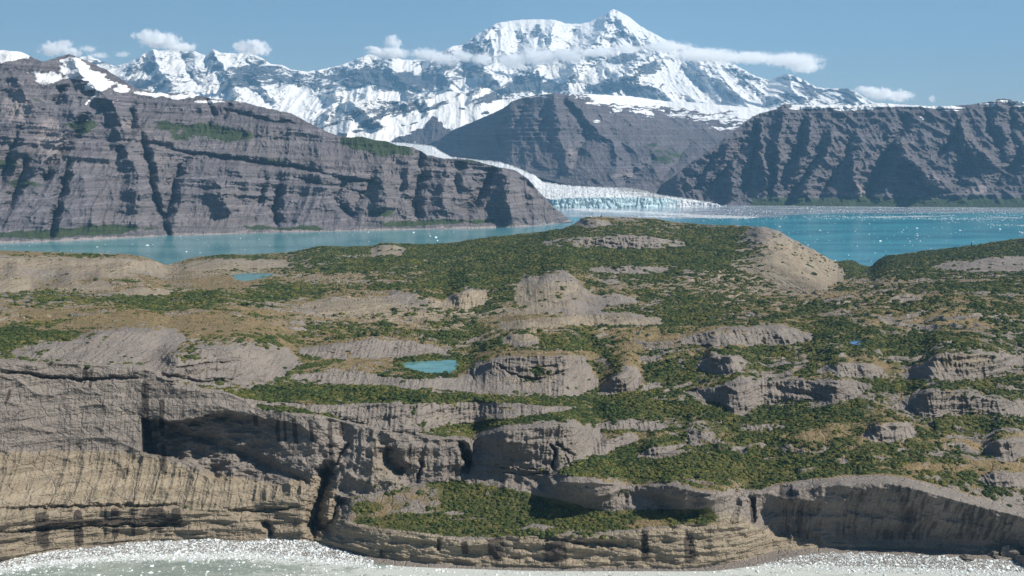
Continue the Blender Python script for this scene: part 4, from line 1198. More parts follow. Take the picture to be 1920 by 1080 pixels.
veg = veg - 1.6 * ss(-7, 4, V - rowpos(L4)) * (1 - terr)
terrveg = 0.35 + .7 * n2
for cu, cv, ru, rv, a in ((690, 950, 50, 10, .9), (750, 975, 70, 12, .5), (830, 990, 100, 12, .9), (1000, 960, 180, 20, 1.1), (920, 935, 80, 20, .9), (1100, 975, 160, 12, .9), (1250, 965, 70, 12, .8), (900, 915, 40, 8, .6), (1310, 970, 40, 10, .8), (960, 1000, 90, 5, .6),
                          (1230, 978, 50, 5, -.9), (720, 950, 20, 20, -.6), (900, 972, 60, 4, -.6), (640, 965, 20, 20, -1.2), (1130, 952, 46, 6, -.9), (1010, 985, 40, 4, -.7), (860, 960, 50, 4, -.7), (1180, 985, 40, 4, -.5), (780, 945, 50, 10, -.5), (1380, 950, 30, 30, -2)):
    terrveg = terrveg + a * blob(NU_, NV_, cu, cv, ru, rv)
veg = np.where(terr > .05, veg * (1 - terr) + terrveg * terr, veg)
for cu, cv, ru, rv, a in ((985, 1001, 16, 3.5, 1.1), (1025, 1005, 24, 3.5, 1.2), (1100, 1003, 16, 4, 1.1), (1130, 1007, 14, 4, 1.0), (700, 908, 12, 4, .0), (690, 905, 6, 4, .9), (706, 908, 6, 4, .9), (732, 906, 8, 4, .9),
                          (255, 950, 12, 4, 1.0), (350, 949, 10, 4, .8), (20, 960, 26, 4, .7), (850, 905, 40, 9, .9), (870, 885, 20, 8, .6)):
    veg = veg + 1.6 * a * blob(U, V, cu, cv, ru, rv)
och = .42 + .7 * n3 + .3 * n2 + .35 * browm
for cu, cv, ru, rv, a in ((250, 605, 300, 30, .5), (400, 530, 120, 14, .4), (620, 640, 300, 30, .5), (1000, 662, 120, 8, 1.0), (1400, 625, 250, 16, .6), (1560, 815, 180, 24, .7), (1700, 560, 260, 40, .5), (1240, 980, 60, 8, .9), (680, 690, 80, 10, .6), (1750, 880, 150, 16, .5),
                          (1200, 650, 100, 24, .5), (650, 570, 120, 14, -.3), (1240, 560, 260, 40, .1), (1300, 700, 300, 40, .2), (1500, 850, 400, 50, .35), (170, 500, 190, 14, -.3), (960, 1002, 160, 3, .5)):
    och = och + a * blob(NU_, NV_, cu, cv, ru, rv)
och = och - .8 * riser - 1.1 * rockm - 1.5 * ss(-3, 3, V - rowpos(L4)) * (1 - terr)
och = och + 0.5 * blob(U, V, 250, 490, 120, 3) + .6 * blob(U, V, 60, 478, 90, 5)
tan = .12 + .35 * n1 - .5 * n6 * ss(670, 630, V) + low * .75 + ss(-4, 12, V - rowpos(L3)) * ss(660, 600, U) * (.58 + .5 * n1) + ss(900, 700, U) * ss(600, 520, V) * .35
for cu, cv, ru, rv, a in ((875, 562, 50, 16, 1.0), (985, 545, 20, 14, .8), (30, 535, 60, 14, 1.0), (180, 535, 60, 10, .9), (280, 549, 60, 7, 1.0), (1040, 605, 220, 14, .9), (1000, 560, 60, 30, .7), (700, 590, 260, 30, .5), (1250, 540, 200, 30, .4), (1300, 625, 260, 14, .4), (420, 505, 160, 12, .4), (1480, 500, 130, 60, .8), (1535, 535, 60, 18, .5), (150, 495, 200, 10, .6), (200, 572, 60, 6, .8), (980, 632, 50, 9, .8),
                          (1450, 1010, 90, 16, .9), (1350, 990, 60, 30, .8), (1000, 700, 120, 30, .25), (700, 870, 120, 40, .2), (650, 575, 100, 20, .3), (1360, 683, 50, 14, .3), (1790, 675, 90, 18, .3), (60, 600, 90, 10, .5), (0, 596, 80, 7, .8)):
    tan = tan + a * blob(NU_, NV_, cu, cv, ru, rv)
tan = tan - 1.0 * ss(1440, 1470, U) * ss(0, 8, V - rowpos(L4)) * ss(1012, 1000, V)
tan = tan - .6 * ss(300, 420, U) * cl * ss(700, 650, U) * ss(905, 880, V)
stn_shade = .1 + .0 * V
for pts, wdt, a in (([(160, 688), (160, 715)], 9, .9), ([(172, 690), (170, 730)], 4, .8), ([(272, 705), (272, 790), (280, 830)], 11, .9), ([(303, 745), (304, 820)], 7, 1.0), ([(190, 745), (195, 780)], 8, .5), ([(478, 778), (480, 800)], 6, .9), ([(520, 780), (522, 830)], 5, .9), ([(532, 782), (536, 830)], 4, .9),
                    ([(550, 782), (556, 835)], 6, 1.0), ([(582, 785), (586, 830)], 5, .9), ([(618, 785), (622, 880)], 7, .8), ([(638, 790), (642, 820)], 6, .7), ([(702, 820), (704, 860)], 5, .7), ([(770, 826), (768, 880)], 5, .6), ([(78, 958), (82, 1030)], 14, .9), ([(146, 955), (148, 1025)], 9, .9), ([(215, 950), (217, 1010)], 8, .9),
                    ([(250, 950), (250, 1005)], 4, .8), ([(290, 950), (292, 990)], 26, .7), ([(330, 950), (332, 985)], 12, .7), ([(198, 950), (197, 1010)], 3, .7), ([(1040, 1015), (1045, 1055)], 26, .9), ([(1208, 1000), (1210, 1050)], 8, .9), ([(1290, 1005), (1296, 1055)], 12, .7), ([(925, 1010), (935, 1050)], 18, .7), ([(870, 1015), (872, 1040)], 9, .7),
                    ([(20, 728), (10, 760)], 5, .6), ([(1412, 930), (1412, 985)], 9, .8), ([(1465, 905), (1467, 935)], 5, .6), ([(1482, 905), (1484, 940)], 4, .6), ([(880, 840), (870, 890)], 16, .8), ([(230, 880), (232, 900)], 10, .6), ([(305, 830), (308, 895)], 10, .7)):
    stn_shade = stn_shade + 1.1 * a * stroke(U + .3 * (NU_ - U), V, pts, wdt * 1.35)
stn_shade = stn_shade + .35 * low * (1 - ss(1420, 1450, U)) * (.6 + n2) + .75 * stroke(U, V, [(0, 983), (150, 978), (345, 976)], 8) + .6 * ss(1430, 1480, U) * ss(2, 20, V - rowpos(L4)) * ss(1022, 1008, V) * (.75 + .8 * n2 + .4 * n1)  # last term paints the right bay wall's shade into the rock colour
beachm = ss(-1, 2, V - rowpos(FT))
tan = tan * (1 - beachm) + .25 * beachm
och = och * (1 - beachm); stn_shade = stn_shade * (1 - beachm); veg = veg * (1 - beachm) - .3 * beachm
stn_shade = stn_shade + .15 * beachm
near_masks = stack(np.clip(veg, 0, 1), och, tan, stn_shade)
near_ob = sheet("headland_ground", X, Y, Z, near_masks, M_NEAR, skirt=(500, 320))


def ground_at(u, v):
    """world point of the headland under picture point (u, v)"""
    j = int(np.clip(round((u - U0) / (U1 - U0) * (NU - 1)), 0, NU - 1))
    i = int(np.argmin(np.abs(V[:, j] - v)))
    return Vector((float(X[i, j]), float(Y[i, j]), float(Z[i, j])))


def sea_at(u, v):
    t_ = float(tau(v)); Yv = H / t_
    x, _ = unproj(u, v, Yv)
    return Vector((float(x), Yv, 0.0))


# ------------------------------------------------------------------ water
def water_grid(name, mat, ya, yb, ny, nx, maskfn):
    ys = 1 / np.linspace(1 / ya, 1 / yb, ny)[:, None]
    uu = np.linspace(-400, 2320, nx)[None, :]
    t_ = H / ys
    # row of the picture that looks at this distance
    ang = np.arctan(t_) - PITCH
    vv = 540 + np.tan(ang) * FPX
    UU = np.broadcast_to(uu, (ny, nx)); VV = np.broadcast_to(vv, (ny, nx))
    YY = np.broadcast_to(ys, (ny, nx))
    XX, _ = unproj(UU, VV, YY)
    return sheet(name, XX, YY, 0 * YY, maskfn(UU, VV, XX, YY), mat)


def fj_mask(U_, V_, X_, Y_):
    n = fbm(X_ / 900.0, Y_ / 260.0, octv=4, seed=181)
    sl = ss(413, 400, V_ + 5 * n + L([(1000, 2), (1300, -4), (1500, 4), (1920, 8)], U_)) * ss(1000, 1080, U_) * 1.1
    sl = sl * (1 - .0 * n)
    lf = ss(1100, 950, U_)
    wh = .1 + .9 * (stroke(U_, V_, [(1055, 392), (1200, 398), (1420, 409)], 5) + .9 * stroke(U_, V_, [(1180, 406), (1430, 408)], 4) + .8 * stroke(U_, V_, [(1600, 408), (1800, 404), (1940, 410)], 4)
                    + .8 * stroke(U_, V_, [(1850, 421), (1960, 424)], 3.5) + .5 * ss(390, 386, V_) + .6 * stroke(U_, V_, [(1060, 391), (1350, 388)], 3))
    return stack(sl, lf, wh, 0 * sl)


water_grid("fjord_water", M_FJORD, 2200, 12000, 420, 700, fj_mask)


def bay_mask(U_, V_, X_, Y_):
    n = fbm(X_ / 70.0, Y_ / 40.0, octv=4, seed=185)
    sh = V_ - L(WL, U_)
    sl = .47 + .5 * n + .2 * ss(900, 1100, U_)
    sl = sl + .7 * ss(14, 0, sh) * ss(700, 560, U_) * ss(-50, 60, U_) + .45 * blob(U_, V_, 850, 1072, 230, 12) + .3 * blob(U_, V_, 1150, 1078, 160, 8) - .35 * blob(U_, V_, 300, 1070, 260, 14) + .25 * blob(U_, V_, 1850, 1082, 180, 10)
    return stack(sl, 0 * sl, 0 * sl, 0 * sl)


water_grid("bay_water", M_BAY, 850, 1400, 200, 700, bay_mask)
for nme, poly in PONDS.items():
    z0 = pond_z[nme]
    cu = sum(p[0] for p in poly) / len(poly); cvv = (max(p[1] for p in poly) + min(p[1] for p in poly)) / 2
    pts = []
    for a, b_ in poly:
        a2, b2 = cu + (a - cu) * 1.05, cvv + (b_ - cvv) * 1.12
        yy = (H - z0) / float(tau(b2)); xx, _ = unproj(a2, b2, yy)
        pts.append((float(xx), yy, z0))
    me = tomesh("pond_water", pts, [tuple(range(len(pts)))], M_BLUEPOND if nme == 'blue' else M_POND)
    o = bpy.data.objects.new("pond_water", me); COL.objects.link(o); o['kind'] = 'structure'

# ------------------------------------------------------------------ scrub: leafy clumps over the ground
def leaf_clump(name, seed, tris=150, flat=0.62):
    r = np.random.default_rng(seed)
    lobes = []
    for k in range(r.integers(3, 6)):
        a = r.uniform(0, 6.28); d = r.uniform(0, .55)
        lobes.append((d * math.cos(a), d * math.sin(a), r.uniform(.15, .5), r.uniform(.4, .68)))
    vs, fs = [], []
    for k in range(tris):
        cx, cy, cz, cr = lobes[r.integers(len(lobes))]
        n = r.normal(size=3); n /= np.linalg.norm(n)
        if n[2] < -.3: n[2] *= -1
        p = np.array([cx, cy, cz]) + n * cr * r.uniform(.72, 1.08)
        p[2] = p[2] * flat
        t1 = np.cross(n, r.normal(size=3)); t1 /= np.linalg.norm(t1) + 1e-9
        t2 = np.cross(n, t1) + n * r.uniform(-.5, .5)
        s = r.uniform(.13, .25)
        i = len(vs)
        vs += [p - t1 * s - t2 * s * .6, p + t1 * s - t2 * s * .5, p + t2 * s]
        fs.append((i, i + 1, i + 2))
    # dark solid heart so that the clump is not hollow
    import bmesh
    bm = bmesh.new()
    for cx, cy, cz, cr in lobes:
        res_ = bmesh.ops.create_icosphere(bm, subdivisions=1, radius=cr * .84)
        for v in res_['verts']:
            q = 1 + .18 * math.sin(v.co.x * 9 + seed) * math.cos(v.co.y * 8 + v.co.z * 7)
            v.co = Vector((cx + v.co.x * q, cy + v.co.y * q, (cz + v.co.z * q) * flat))
    bm.verts.ensure_lookup_table()
    o = len(vs)
    vs += [tuple(v.co) for v in bm.verts]
    fs += [tuple(o + v.index for v in f.verts) for f in bm.faces]
    bm.free()
    return tomesh(name, vs, fs, M_LEAF)


clumps = [leaf_clump("scrub_clump", 300 + k) for k in range(5)]


def scatter_mesh(name, pts, scl, protos, mat, seedv, squash=None):
    """one object of points, each point carrying one of the small meshes (geometry nodes)"""
    me = bpy.data.meshes.new(name)
    me.vertices.add(len(pts))
    me.vertices.foreach_set("co", np.asarray(pts, dtype=F32).reshape(-1))
    a = me.attributes.new("size", 'FLOAT', 'POINT'); a.data.foreach_set("value", np.asarray(scl, dtype=F32))
    me.update()
    ob = bpy.data.objects.new(name, me); COL.objects.link(ob)
    src = bpy.data.collections.new(name + "_shapes")
    for k, m in enumerate(protos):
        src.objects.link(bpy.data.objects.new(name + "_shape", m))
    ng = bpy.data.node_groups.new(name + "_scatter", 'GeometryNodeTree')
    ng.interface.new_socket("Geometry", in_out='INPUT', socket_type='NodeSocketGeometry')
    ng.interface.new_socket("Geometry", in_out='OUTPUT', socket_type='NodeSocketGeometry')
    N = ng.nodes; Lk = ng.links
    gi = N.new("NodeGroupInput"); go = N.new("NodeGroupOutput")
    ip = N.new("GeometryNodeInstanceOnPoints")
    ci = N.new("GeometryNodeCollectionInfo"); ci.inputs[0].default_value = src
    ci.inputs[1].default_value = True; ci.inputs[2].default_value = True
    na = N.new("GeometryNodeInputNamedAttribute"); na.data_type = 'FLOAT'; na.inputs[0].default_value = "size"
    rr = N.new("FunctionNodeRandomValue"); rr.data_type = 'FLOAT_VECTOR'
    rr.inputs[0].default_value = (-.15, -.15, 0); rr.inputs[1].default_value = (.15, .15, 6.28); rr.inputs["Seed"].default_value = seedv
    ri = N.new("FunctionNodeRandomValue"); ri.data_type = 'INT'; ri.inputs[4].default_value = 0; ri.inputs[5].default_value = len(protos) - 1; ri.inputs["Seed"].default_value = seedv + 5
    m2p = N.new("GeometryNodeMeshToPoints")
    Lk.new(gi.outputs[0], m2p.inputs[0]); Lk.new(m2p.outputs[0], ip.inputs["Points"])
    Lk.new(ci.outputs[0], ip.inputs["Instance"]); ip.inputs["Pick Instance"].default_value = True
    Lk.new(ri.outputs[2], ip.inputs["Instance Index"])
    Lk.new(rr.outputs[0], ip.inputs["Rotation"])
    Lk.new(na.outputs[0], ip.inputs["Scale"])
    Lk.new(ip.outputs[0], go.inputs[0])
    md = ob.modifiers.new("scatter", 'NODES'); md.node_group = ng
    ob['kind'] = 'stuff'
    return ob


def sample_ground(count, weight, jit=1.0):
    """random points on the headland mesh, weight given per vertex"""
    Wt = weight[:-1, :-1].reshape(-1)
    cs = np.cumsum(Wt); cs /= cs[-1]
    ids = np.searchsorted(cs, rng.random(count))
    i, j = np.unravel_index(ids, (V.shape[0] - 1, V.shape[1] - 1))
    a = rng.random(count); b_ = rng.random(count)
    P = []
    for A_ in (X, Y, Z):
        P.append(A_[i, j] * (1 - a) * (1 - b_) + A_[i, j + 1] * a * (1 - b_) + A_[i + 1, j] * (1 - a) * b_ + A_[i + 1, j + 1] * a * b_)
    return np.stack(P, -1), i, j


# ground area of every cell
dXu = np.gradient(X, axis=1); dYu = np.gradient(Y, axis=1); dZu = np.gradient(Z, axis=1)
dXv = np.gradient(X, axis=0); dYv = np.gradient(Y, axis=0); dZv = np.gradient(Z, axis=0)
cellh = np.abs(dXu * dYv - dYu * dXv)                      # area seen from above
cella = np.sqrt((dYu * dZv - dZu * dYv) ** 2 + (dZu * dXv - dXu * dZv) ** 2 + cellh ** 2)
flat_ = cellh / (cella + 1e-6)
vgn = veg + .85 * fbm(X / 13.0, Y / 13.0, octv=3, seed=201) - .03
cover = ss(.42, .62, vgn)
okc = ss(.25, .5, flat_)
notend = np.zeros_like(V); notend[4:-4, 4:-4] = 1
pond_keep = np.ones_like(V)
for nme, poly in PONDS.items():
    pond_keep *= 1 - inpoly(U, V, poly, 3)
farn = np.clip(Y / 1300.0, 1, 2.6)
wgt = cover * okc * notend * pond_keep * np.minimum(cellh, 60) / farn ** 1.7
P_, i_, j_ = sample_ground(105000, wgt)
hn = fbm(P_[:, 0] / 60.0, P_[:, 1] / 60.0, octv=3, seed=203)
sz = (1.7 + 1.6 * hn + rng.random(len(P_)) ** 2.5 * 3.4) * farn[i_, j_] ** .75 * .92
sz = np.clip(sz, 1.0, 7.0) * np.where(terr[i_, j_] > .3, .85, 1)
P_[:, 2] -= .15 * sz
scatter_mesh("scrub_thicket", P_, sz, clumps, M_LEAF, 3)

# sparse low shrubs over the open ground
wgt2 = (ss(.05, .5, vgn) * (1 - cover) + .04) * okc * notend * pond_keep * (1 - .85 * rockm) * np.minimum(cellh, 60) / farn ** 1.6 * (V < L(L4, U) - 2)
P2, i2, j2 = sample_ground(42000, wgt2)
sz2 = (0.7 + 1.1 * rng.random(len(P2)) ** 2) * farn[i2, j2] ** .8
scatter_mesh("low_scrub", P2, sz2, clumps, M_LEAF, 13)

# ------------------------------------------------------------------ clouds: lumpy bodies of mist
def cloud(label, lobes, Yc, dens=.02, seed=0, depth=None, thr=0.0):
    """lobes = (column, row, half width px, half height px)"""
    b = NB("cloud_mist")
    ppm = Yc / FPX
    L3 = []
    for (cu, cv, ru, rv) in lobes:
        x, z = unproj(cu, cv, Yc)
        L3.append((float(x), Yc, float(z), ru * ppm * 1.22, (depth or max(ru, rv) * .6) * ppm, rv * ppm))
    mn = [min(l[i] - l[i + 3] * 1.35 for l in L3) for i in range(3)]
    mx = [max(l[i] + l[i + 3] * 1.35 for l in L3) for i in range(3)]
    sc = 1 / (max(l[5] for l in L3) * 1.1)
    wn = b.noise(b.pos, sc, 5, 0.6, 0, color=True)
    va = b.n("ShaderNodeVectorMath", operation='SUBTRACT'); b.link(wn, va.inputs[0]); va.inputs[1].default_value = (.5, .5, .5)
    vb = b.n("ShaderNodeVectorMath", operation='SCALE'); b.link(va.outputs[0], vb.inputs[0]); vb.inputs[3].default_value = 1.1 / sc
    vc = b.n("ShaderNodeVectorMath", operation='ADD'); b.link(b.pos, vc.inputs[0]); b.link(vb.outputs[0], vc.inputs[1])
    tot = None
    for l in L3:
        m = b.n("ShaderNodeVectorMath", operation='SUBTRACT'); b.link(vc.outputs[0], m.inputs[0]); m.inputs[1].default_value = l[:3]
        d = b.n("ShaderNodeVectorMath", operation='DIVIDE'); b.link(m.outputs[0], d.inputs[0]); d.inputs[1].default_value = l[3:]
        ln = b.n("ShaderNodeVectorMath", operation='LENGTH'); b.link(d.outputs[0], ln.inputs[0])
        f = b.math('SUBTRACT', 1.0, ln.outputs["Value"])
        tot = f if tot is None else b.math('MAXIMUM', tot, f)
    n2 = b.noise(b.pos, sc * 2.2, 5, 0.65)
    tot = b.math('SUBTRACT', tot, b.math('MULTIPLY', b.math('SUBTRACT', n2, 0.45 + thr), 2.2))
    mr = b.n("ShaderNodeMapRange", interpolation_type='SMOOTHSTEP'); b.link(tot, mr.inputs[0])
    mr.inputs[1].default_value = 0.0; mr.inputs[2].default_value = 0.6; mr.inputs[4].default_value = dens * 2.6
    pv = b.n("ShaderNodeVolumePrincipled")
    pv.inputs["Color"].default_value = (1, 1, 1, 1); pv.inputs["Anisotropy"].default_value = 0.0
    b.link(mr.outputs[0], pv.inputs["Density"])
    b.link(pv.outputs[0], b.out.inputs["Volume"])
    # a rounded domain
    import bmesh
    bm = bmesh.new()
    bmesh.ops.create_icosphere(bm, subdivisions=3, radius=1)
    c = [(mn[i] + mx[i]) / 2 for i in range(3)]; h = [(mx[i] - mn[i]) / 2 * 1.12 for i in range(3)]
    for v in bm.verts:
        p = v.co
        for i in range(3):
            p[i] = c[i] * 0 + (abs(p[i]) ** .6) * (1 if p[i] > 0 else -1) * h[i]
    me = bpy.data.meshes.new("cloud"); bm.to_mesh(me); bm.free(); me.materials.append(b.m)
    o = bpy.data.objects.new("cloud", me); COL.objects.link(o); o.location = c
    o['label'] = label; o['category'] = 'cloud'; o['group'] = 'clouds around the snow range'
    return o


cloud("small pale cloud left of the others, above the snowy corner of the near left mountain", [(100, 92, 26, 14), (118, 88, 20, 16), (135, 98, 20, 10)], 19000, .012)
cloud("thin wispy cloud sloping down between the two leftmost puffy clouds", [(165, 92, 16, 8), (185, 104, 18, 7), (230, 102, 14, 7)], 19000, .006)
cloud("white puffy cloud touching the leftmost snowy summit of the far range", [(272, 68, 24, 12), (300, 76, 36, 18), (335, 88, 28, 12), (350, 90, 18, 8)], 19500, .014)
cloud("small round cloud resting on the second snowy summit from the left", [(455, 88, 18, 12), (480, 92, 26, 15), (475, 82, 20, 10)], 19000, .012)
cloud("peaked cloud standing on the snowy shoulder left of the high summit", [(738, 82, 17, 18), (725, 98, 36, 12), (700, 92, 16, 6), (745, 100, 20, 14)], 20500, .014)
cloud("soft low cloud on the ridge between the peaked cloud and the high summit", [(800, 103, 30, 15), (835, 112, 30, 15), (870, 105, 22, 12), (905, 112, 24, 14)], 20500, .009)
cloud("bright cloud bank across the middle of the snow wall below the high summit", [(960, 112, 34, 18), (1010, 108, 40, 20), (1060, 104, 40, 15), (1120, 98, 40, 10)], 21000, .008)
cloud("long flat cloud streaming right from the high summit shoulder", [(1180, 92, 30, 9), (1250, 88, 44, 12), (1320, 103, 60, 14), (1400, 108, 60, 13), (1480, 112, 56, 15), (1505, 125, 36, 14), (1522, 115, 18, 12)], 19500, .012)
cloud("fluffy cloud resting on the right end of the snow range", [(1625, 170, 22, 10), (1650, 176, 30, 15), (1685, 180, 26, 12)], 17500, .013)
cloud("tiny faint cloud just above the right mountain rim, rightmost of the clouds", [(1748, 186, 7, 8)], 17500, .012)


# ------------------------------------------------------------------ ice
def ice_shape(name, seed, flat=.5, rough=.35, mat=None, sub=2):
    import bmesh
    r = random.Random(seed)
    bm = bmesh.new()
    bmesh.ops.create_icosphere(bm, subdivisions=sub, radius=1)
    sx, sy = r.uniform(.7, 1.2), r.uniform(.6, 1.0)
    cuts = [(Vector((r.uniform(-1, 1), r.uniform(-1, 1), r.uniform(-.2, 1))).normalized(), r.uniform(.45, .8)) for _ in range(7)]
    for v in bm.verts:
        p = v.co
        q = 1 + rough * float(perlin(p.x * 1.3 + seed, p.y * 1.3, np.array(p.z * 1.3))) * 1.3
        p *= q
        for n, d in cuts:                      # broken flat faces
            k = p.dot(n)
            if k > d: p -= n * (k - d)
        p.x *= sx; p.y *= sy; p.z *= flat
    me = bpy.data.meshes.new(name); bm.to_mesh(me); bm.free(); me.materials.append(mat or M_ICE)
    return me


bits = [ice_shape("brash_bit", 500 + k, .45, .4, M_BRASH, sub=1) for k in range(5)]


def sea_points(n, umin, umax, vmin, vmax, keep):
    out = []
    # spread evenly over the water, not over the picture
    ya, yb = H / float(tau(vmax)), H / float(tau(vmin))
    while len(out) < n:
        k = n * 3
        yy = rng.uniform(ya, yb, k); uu = rng.uniform(umin, umax, k)
        vv = 540 + np.tan(np.arctan(H / yy) - PITCH) * FPX
        m = keep(uu, vv, yy) > rng.random(k)
        xx, _ = unproj(uu, vv, yy)
        out += list(np.stack([xx, yy, 0 * yy], -1)[m])
    return np.array(out[:n])


WLa = lambda u: L(WL, u)
# brash thrown up on the two beaches
def beach(u, v, y):
    d = WLa(u) - v                         # px above the waterline
    w = np.where(u < 700, np.interp(u, [-200, 0, 60, 200, 300, 560, 640, 700], [8, 11, 14, 13, 22, 26, 16, 4]), np.interp(u, [1400, 1440, 1500, 1560, 1800, 1930, 2100], [-3, 3, 13, 20, 19, 17, 16]))
    ok = (u < 700) | (u > 1420)
    return ok * ss(-16, -3, d) * (d < w + 4 * fbm(u / 14.0, u * 0, octv=2, seed=409)) * (.55 + .45 * ss(.0, .3, fbm(u / 30, v / 3.0, octv=2, seed=401))) * np.where(u > 1420, .75 + .25 * ss(-.1, .2, fbm(u / 60, v / 2.5, octv=2, seed=402)), 1)
def beach_z(P):
    # height of the beach under each point
    zz = []
    for x, y, z in P:
        u = 960 + x / y * FPX * 1.02
        zz.append(z)
    return P
Pb = sea_points(42000, -200, 2100, 1008, 1090, beach)
Yw = H / tau(WLa(960 + Pb[:, 0] / Pb[:, 1] * FPX * (CP + SP * (540 - 1040) / FPX)))
Pb[:, 2] = np.maximum(Pb[:, 1] - Yw, 0) * .105 + .1
scatter_mesh("beached_brash_ice", Pb, .3 + .7 * rng.random(len(Pb)) ** 2 + 2.4 * rng.random(len(Pb)) ** 18, bits, M_ICE, 21)
# loose brash floating in the bay
def bayice(u, v, y):
    d = v - WLa(u)
    return (d > 1) * (.25 + .6 * ss(14, 2, d) * (u > 640) * (u < 1420) + .75 * ss(-.1, .3, fbm(u / 80, v / 12.0, octv=3, seed=403)))
Pf = sea_points(16000, -200, 2100, 1030, 1110, bayice)
scatter_mesh("floating_brash_ice", Pf, .2 + .6 * rng.random(len(Pf)) ** 3 + 2.8 * rng.random(len(Pf)) ** 22, bits, M_ICE, 23)
# ice crumbs on the fjord
def fjice(u, v, y):
    right = (u > 1060) * (.12 + .88 * ss(-.1, .35, fbm(u / 70, v / 8.0, octv=3, seed=404))) * (1 + 1.5 * ss(412, 400, v)) * .4 * (1 - .6 * ss(440, 480, v))
    left = (u < 1060) * (v > L(LF, u)) * (.03 + .14 * ss(.0, .35, fbm(u / 50, v / 7.0, octv=3, seed=405)))
    return right + left
Pj = sea_points(3600, -50, 2000, 386, 505, fjice)
scatter_mesh("fjord_brash_ice", Pj, 1.0 + 5.5 * rng.random(len(Pj)) ** 5, bits, M_ICE, 25)
# the belts of packed floes
def belt(u, v, y):
    a = stroke(u, v, [(1055, 393), (1200, 399), (1420, 409)], 6) + stroke(u, v, [(1180, 405), (1430, 408)], 4) + .8 * stroke(u, v, [(1500, 406), (1700, 409), (1940, 413)], 4) + .8 * stroke(u, v, [(1850, 421), (1960, 424)], 3) + .4 * (v < 411) * (u > 1250) * (.2 + .8 * ss(0, .3, fbm(u / 60, v / 3.0, octv=3, seed=406)))
    return np.clip(a, 0, 1)
Pk = sea_points(5000, 1040, 1980, 386.5, 426, belt)
scatter_mesh("packed_floe_belt", Pk, 1.5 + 4.5 * rng.random(len(Pk)) ** 3, bits, M_ICE, 27)


def put(name, label, cat, me, loc, scl, group=None, rz=None):
    o = bpy.data.objects.new(name, me); COL.objects.link(o)
    o.location = loc; o.scale = scl if isinstance(scl, tuple) else (scl,) * 3
    o.rotation_euler = (0, 0, random.uniform(0, 6.28) if rz is None else rz)
    o['label'] = label; o['category'] = cat
    if group: o['group'] = group
    return o


# single blocks of ice, each where the photograph has it: (column, row, radius m, label)
bay_blocks = [
    (358, 1052, 6.5, "largest white ice block grounded in green water below the left cliff"),
    (256, 1041, 5.0, "long low white floe with a grey underside just off the left beach"),
    (246, 1050, 3.0, "small white floe directly below the long low floe off the left beach"),
    (202, 1052, 3.6, "white floe off the left beach, left of the pair of grey-edged floes"),
    (140, 1062, 4.2, "flat white floe in the open green water at lower left"),
    (115, 1064, 2.4, "tiny white floe beside the flat floe at lower left"),
    (285, 1062, 4.0, "flat white floe below and between the grounded blocks at lower left"),
    (283, 1074, 3.4, "white floe cut near the bottom edge, lower left"),
    (400, 1033, 4.4, "bluish ice lump at the edge of the left beach"),
    (432, 1036, 4.6, "white knobbly ice lump at the beach edge, left of centre"),
    (533, 1047, 5.2, "pale blue ice lump off the tip of the left beach"),
    (330, 1038, 4.0, "low ice lump on the left beach edge above the largest block"),
    (298, 1041, 3.4, "little white ice lump between the long floe and the beach edge lump"),
    (325, 1049, 3.8, "flat grey-white floe touching the left side of the largest block"),
    (615, 1048, 4.2, "white ice lump at the right end of the ice-covered left beach"),
    (590, 1046, 5.0, "wide low ice lump near the right end of the left beach"),
    (1731, 1065, 4.6, "round white ice block alone in the water off the right beach"),
    (1757, 1059, 4.6, "bluish ice block at the right beach edge, higher one of a close pair"),
    (1722, 1057, 4.2, "flat blue-white ice block on the right beach beside the close pair"),
    (1818, 1068, 4.2, "white ice block off the right beach in front of the layered boulder"),
    (1890, 1067, 4.4, "blue-shadowed ice block just left of the big boulder at the right edge"),
    (1635, 1052, 3.8, "white ice lump on the lower rim of the right beach"),
    (1588, 1053, 3.2, "bluish ice lump on the left part of the right beach"),
    (1650, 1073, 5.0, "broad white floe near the bottom edge, right of centre"),
    (1600, 1071, 5.2, "broad bluish floe near the bottom edge, left of its white twin"),
    (1480, 1053, 3.6, "small ice lump at the left end of the right beach"),
    (1420, 1072, 4.0, "small white floe in the muddy water by the cliff point"),
    (1540, 1065, 3.6, "thin white floe in the shallows below the right beach"),
    (1690, 1052, 3.4, "small grey-white ice lump high on the right beach"),
]
for k, (u, v, r, lab) in enumerate(bay_blocks):
    p = sea_at(u, v)
    put("ice_block", lab, "ice block", ice_shape("ice_block", 600 + k, .55, .45, sub=3), (p.x, p.y, .2), r * .8, "ice blocks in the near bay")
fj_blocks = [(776, 436, 9, "white iceberg close to the left mountain's shore, the leftmost of the four bright ones"), (806, 443, 8, "small low iceberg just left of the pair in the left channel"),
             (817, 445, 9, "left iceberg of the close pair in the left channel"), (820, 451, 7, "thin floe below the close pair in the left channel"),
             (276, 460, 6, "isolated ice bit in the channel above the bare left terrace"), (182, 463, 5, "ice bit left of the isolated one in the channel"), (350, 472, 6, "ice bit in the middle of the left channel"),
             (1538, 432, 9, "blue-white iceberg in the dark reflection beside the pale headland cliff"), (1630, 420, 8, "small iceberg in the centre of the turquoise fjord"), (1720, 428, 9, "iceberg right of centre in the turquoise fjord"),
             (1650, 452, 8, "lone ice bit low in the turquoise fjord"), (1800, 432, 9, "iceberg toward the right side of the turquoise fjord"), (1875, 430, 10, "low white floe near the right edge of the fjord"),
             (1915, 437, 12, "bright white floe at the right edge of the fjord"), (1380, 394, 8, "ice bit in the grey reflection right of the glacier front"), (1105, 394, 12, "ice raft right below the blue glacier front"),
             (1462, 425, 8, "ice bit just off the top of the pale headland cliff")]
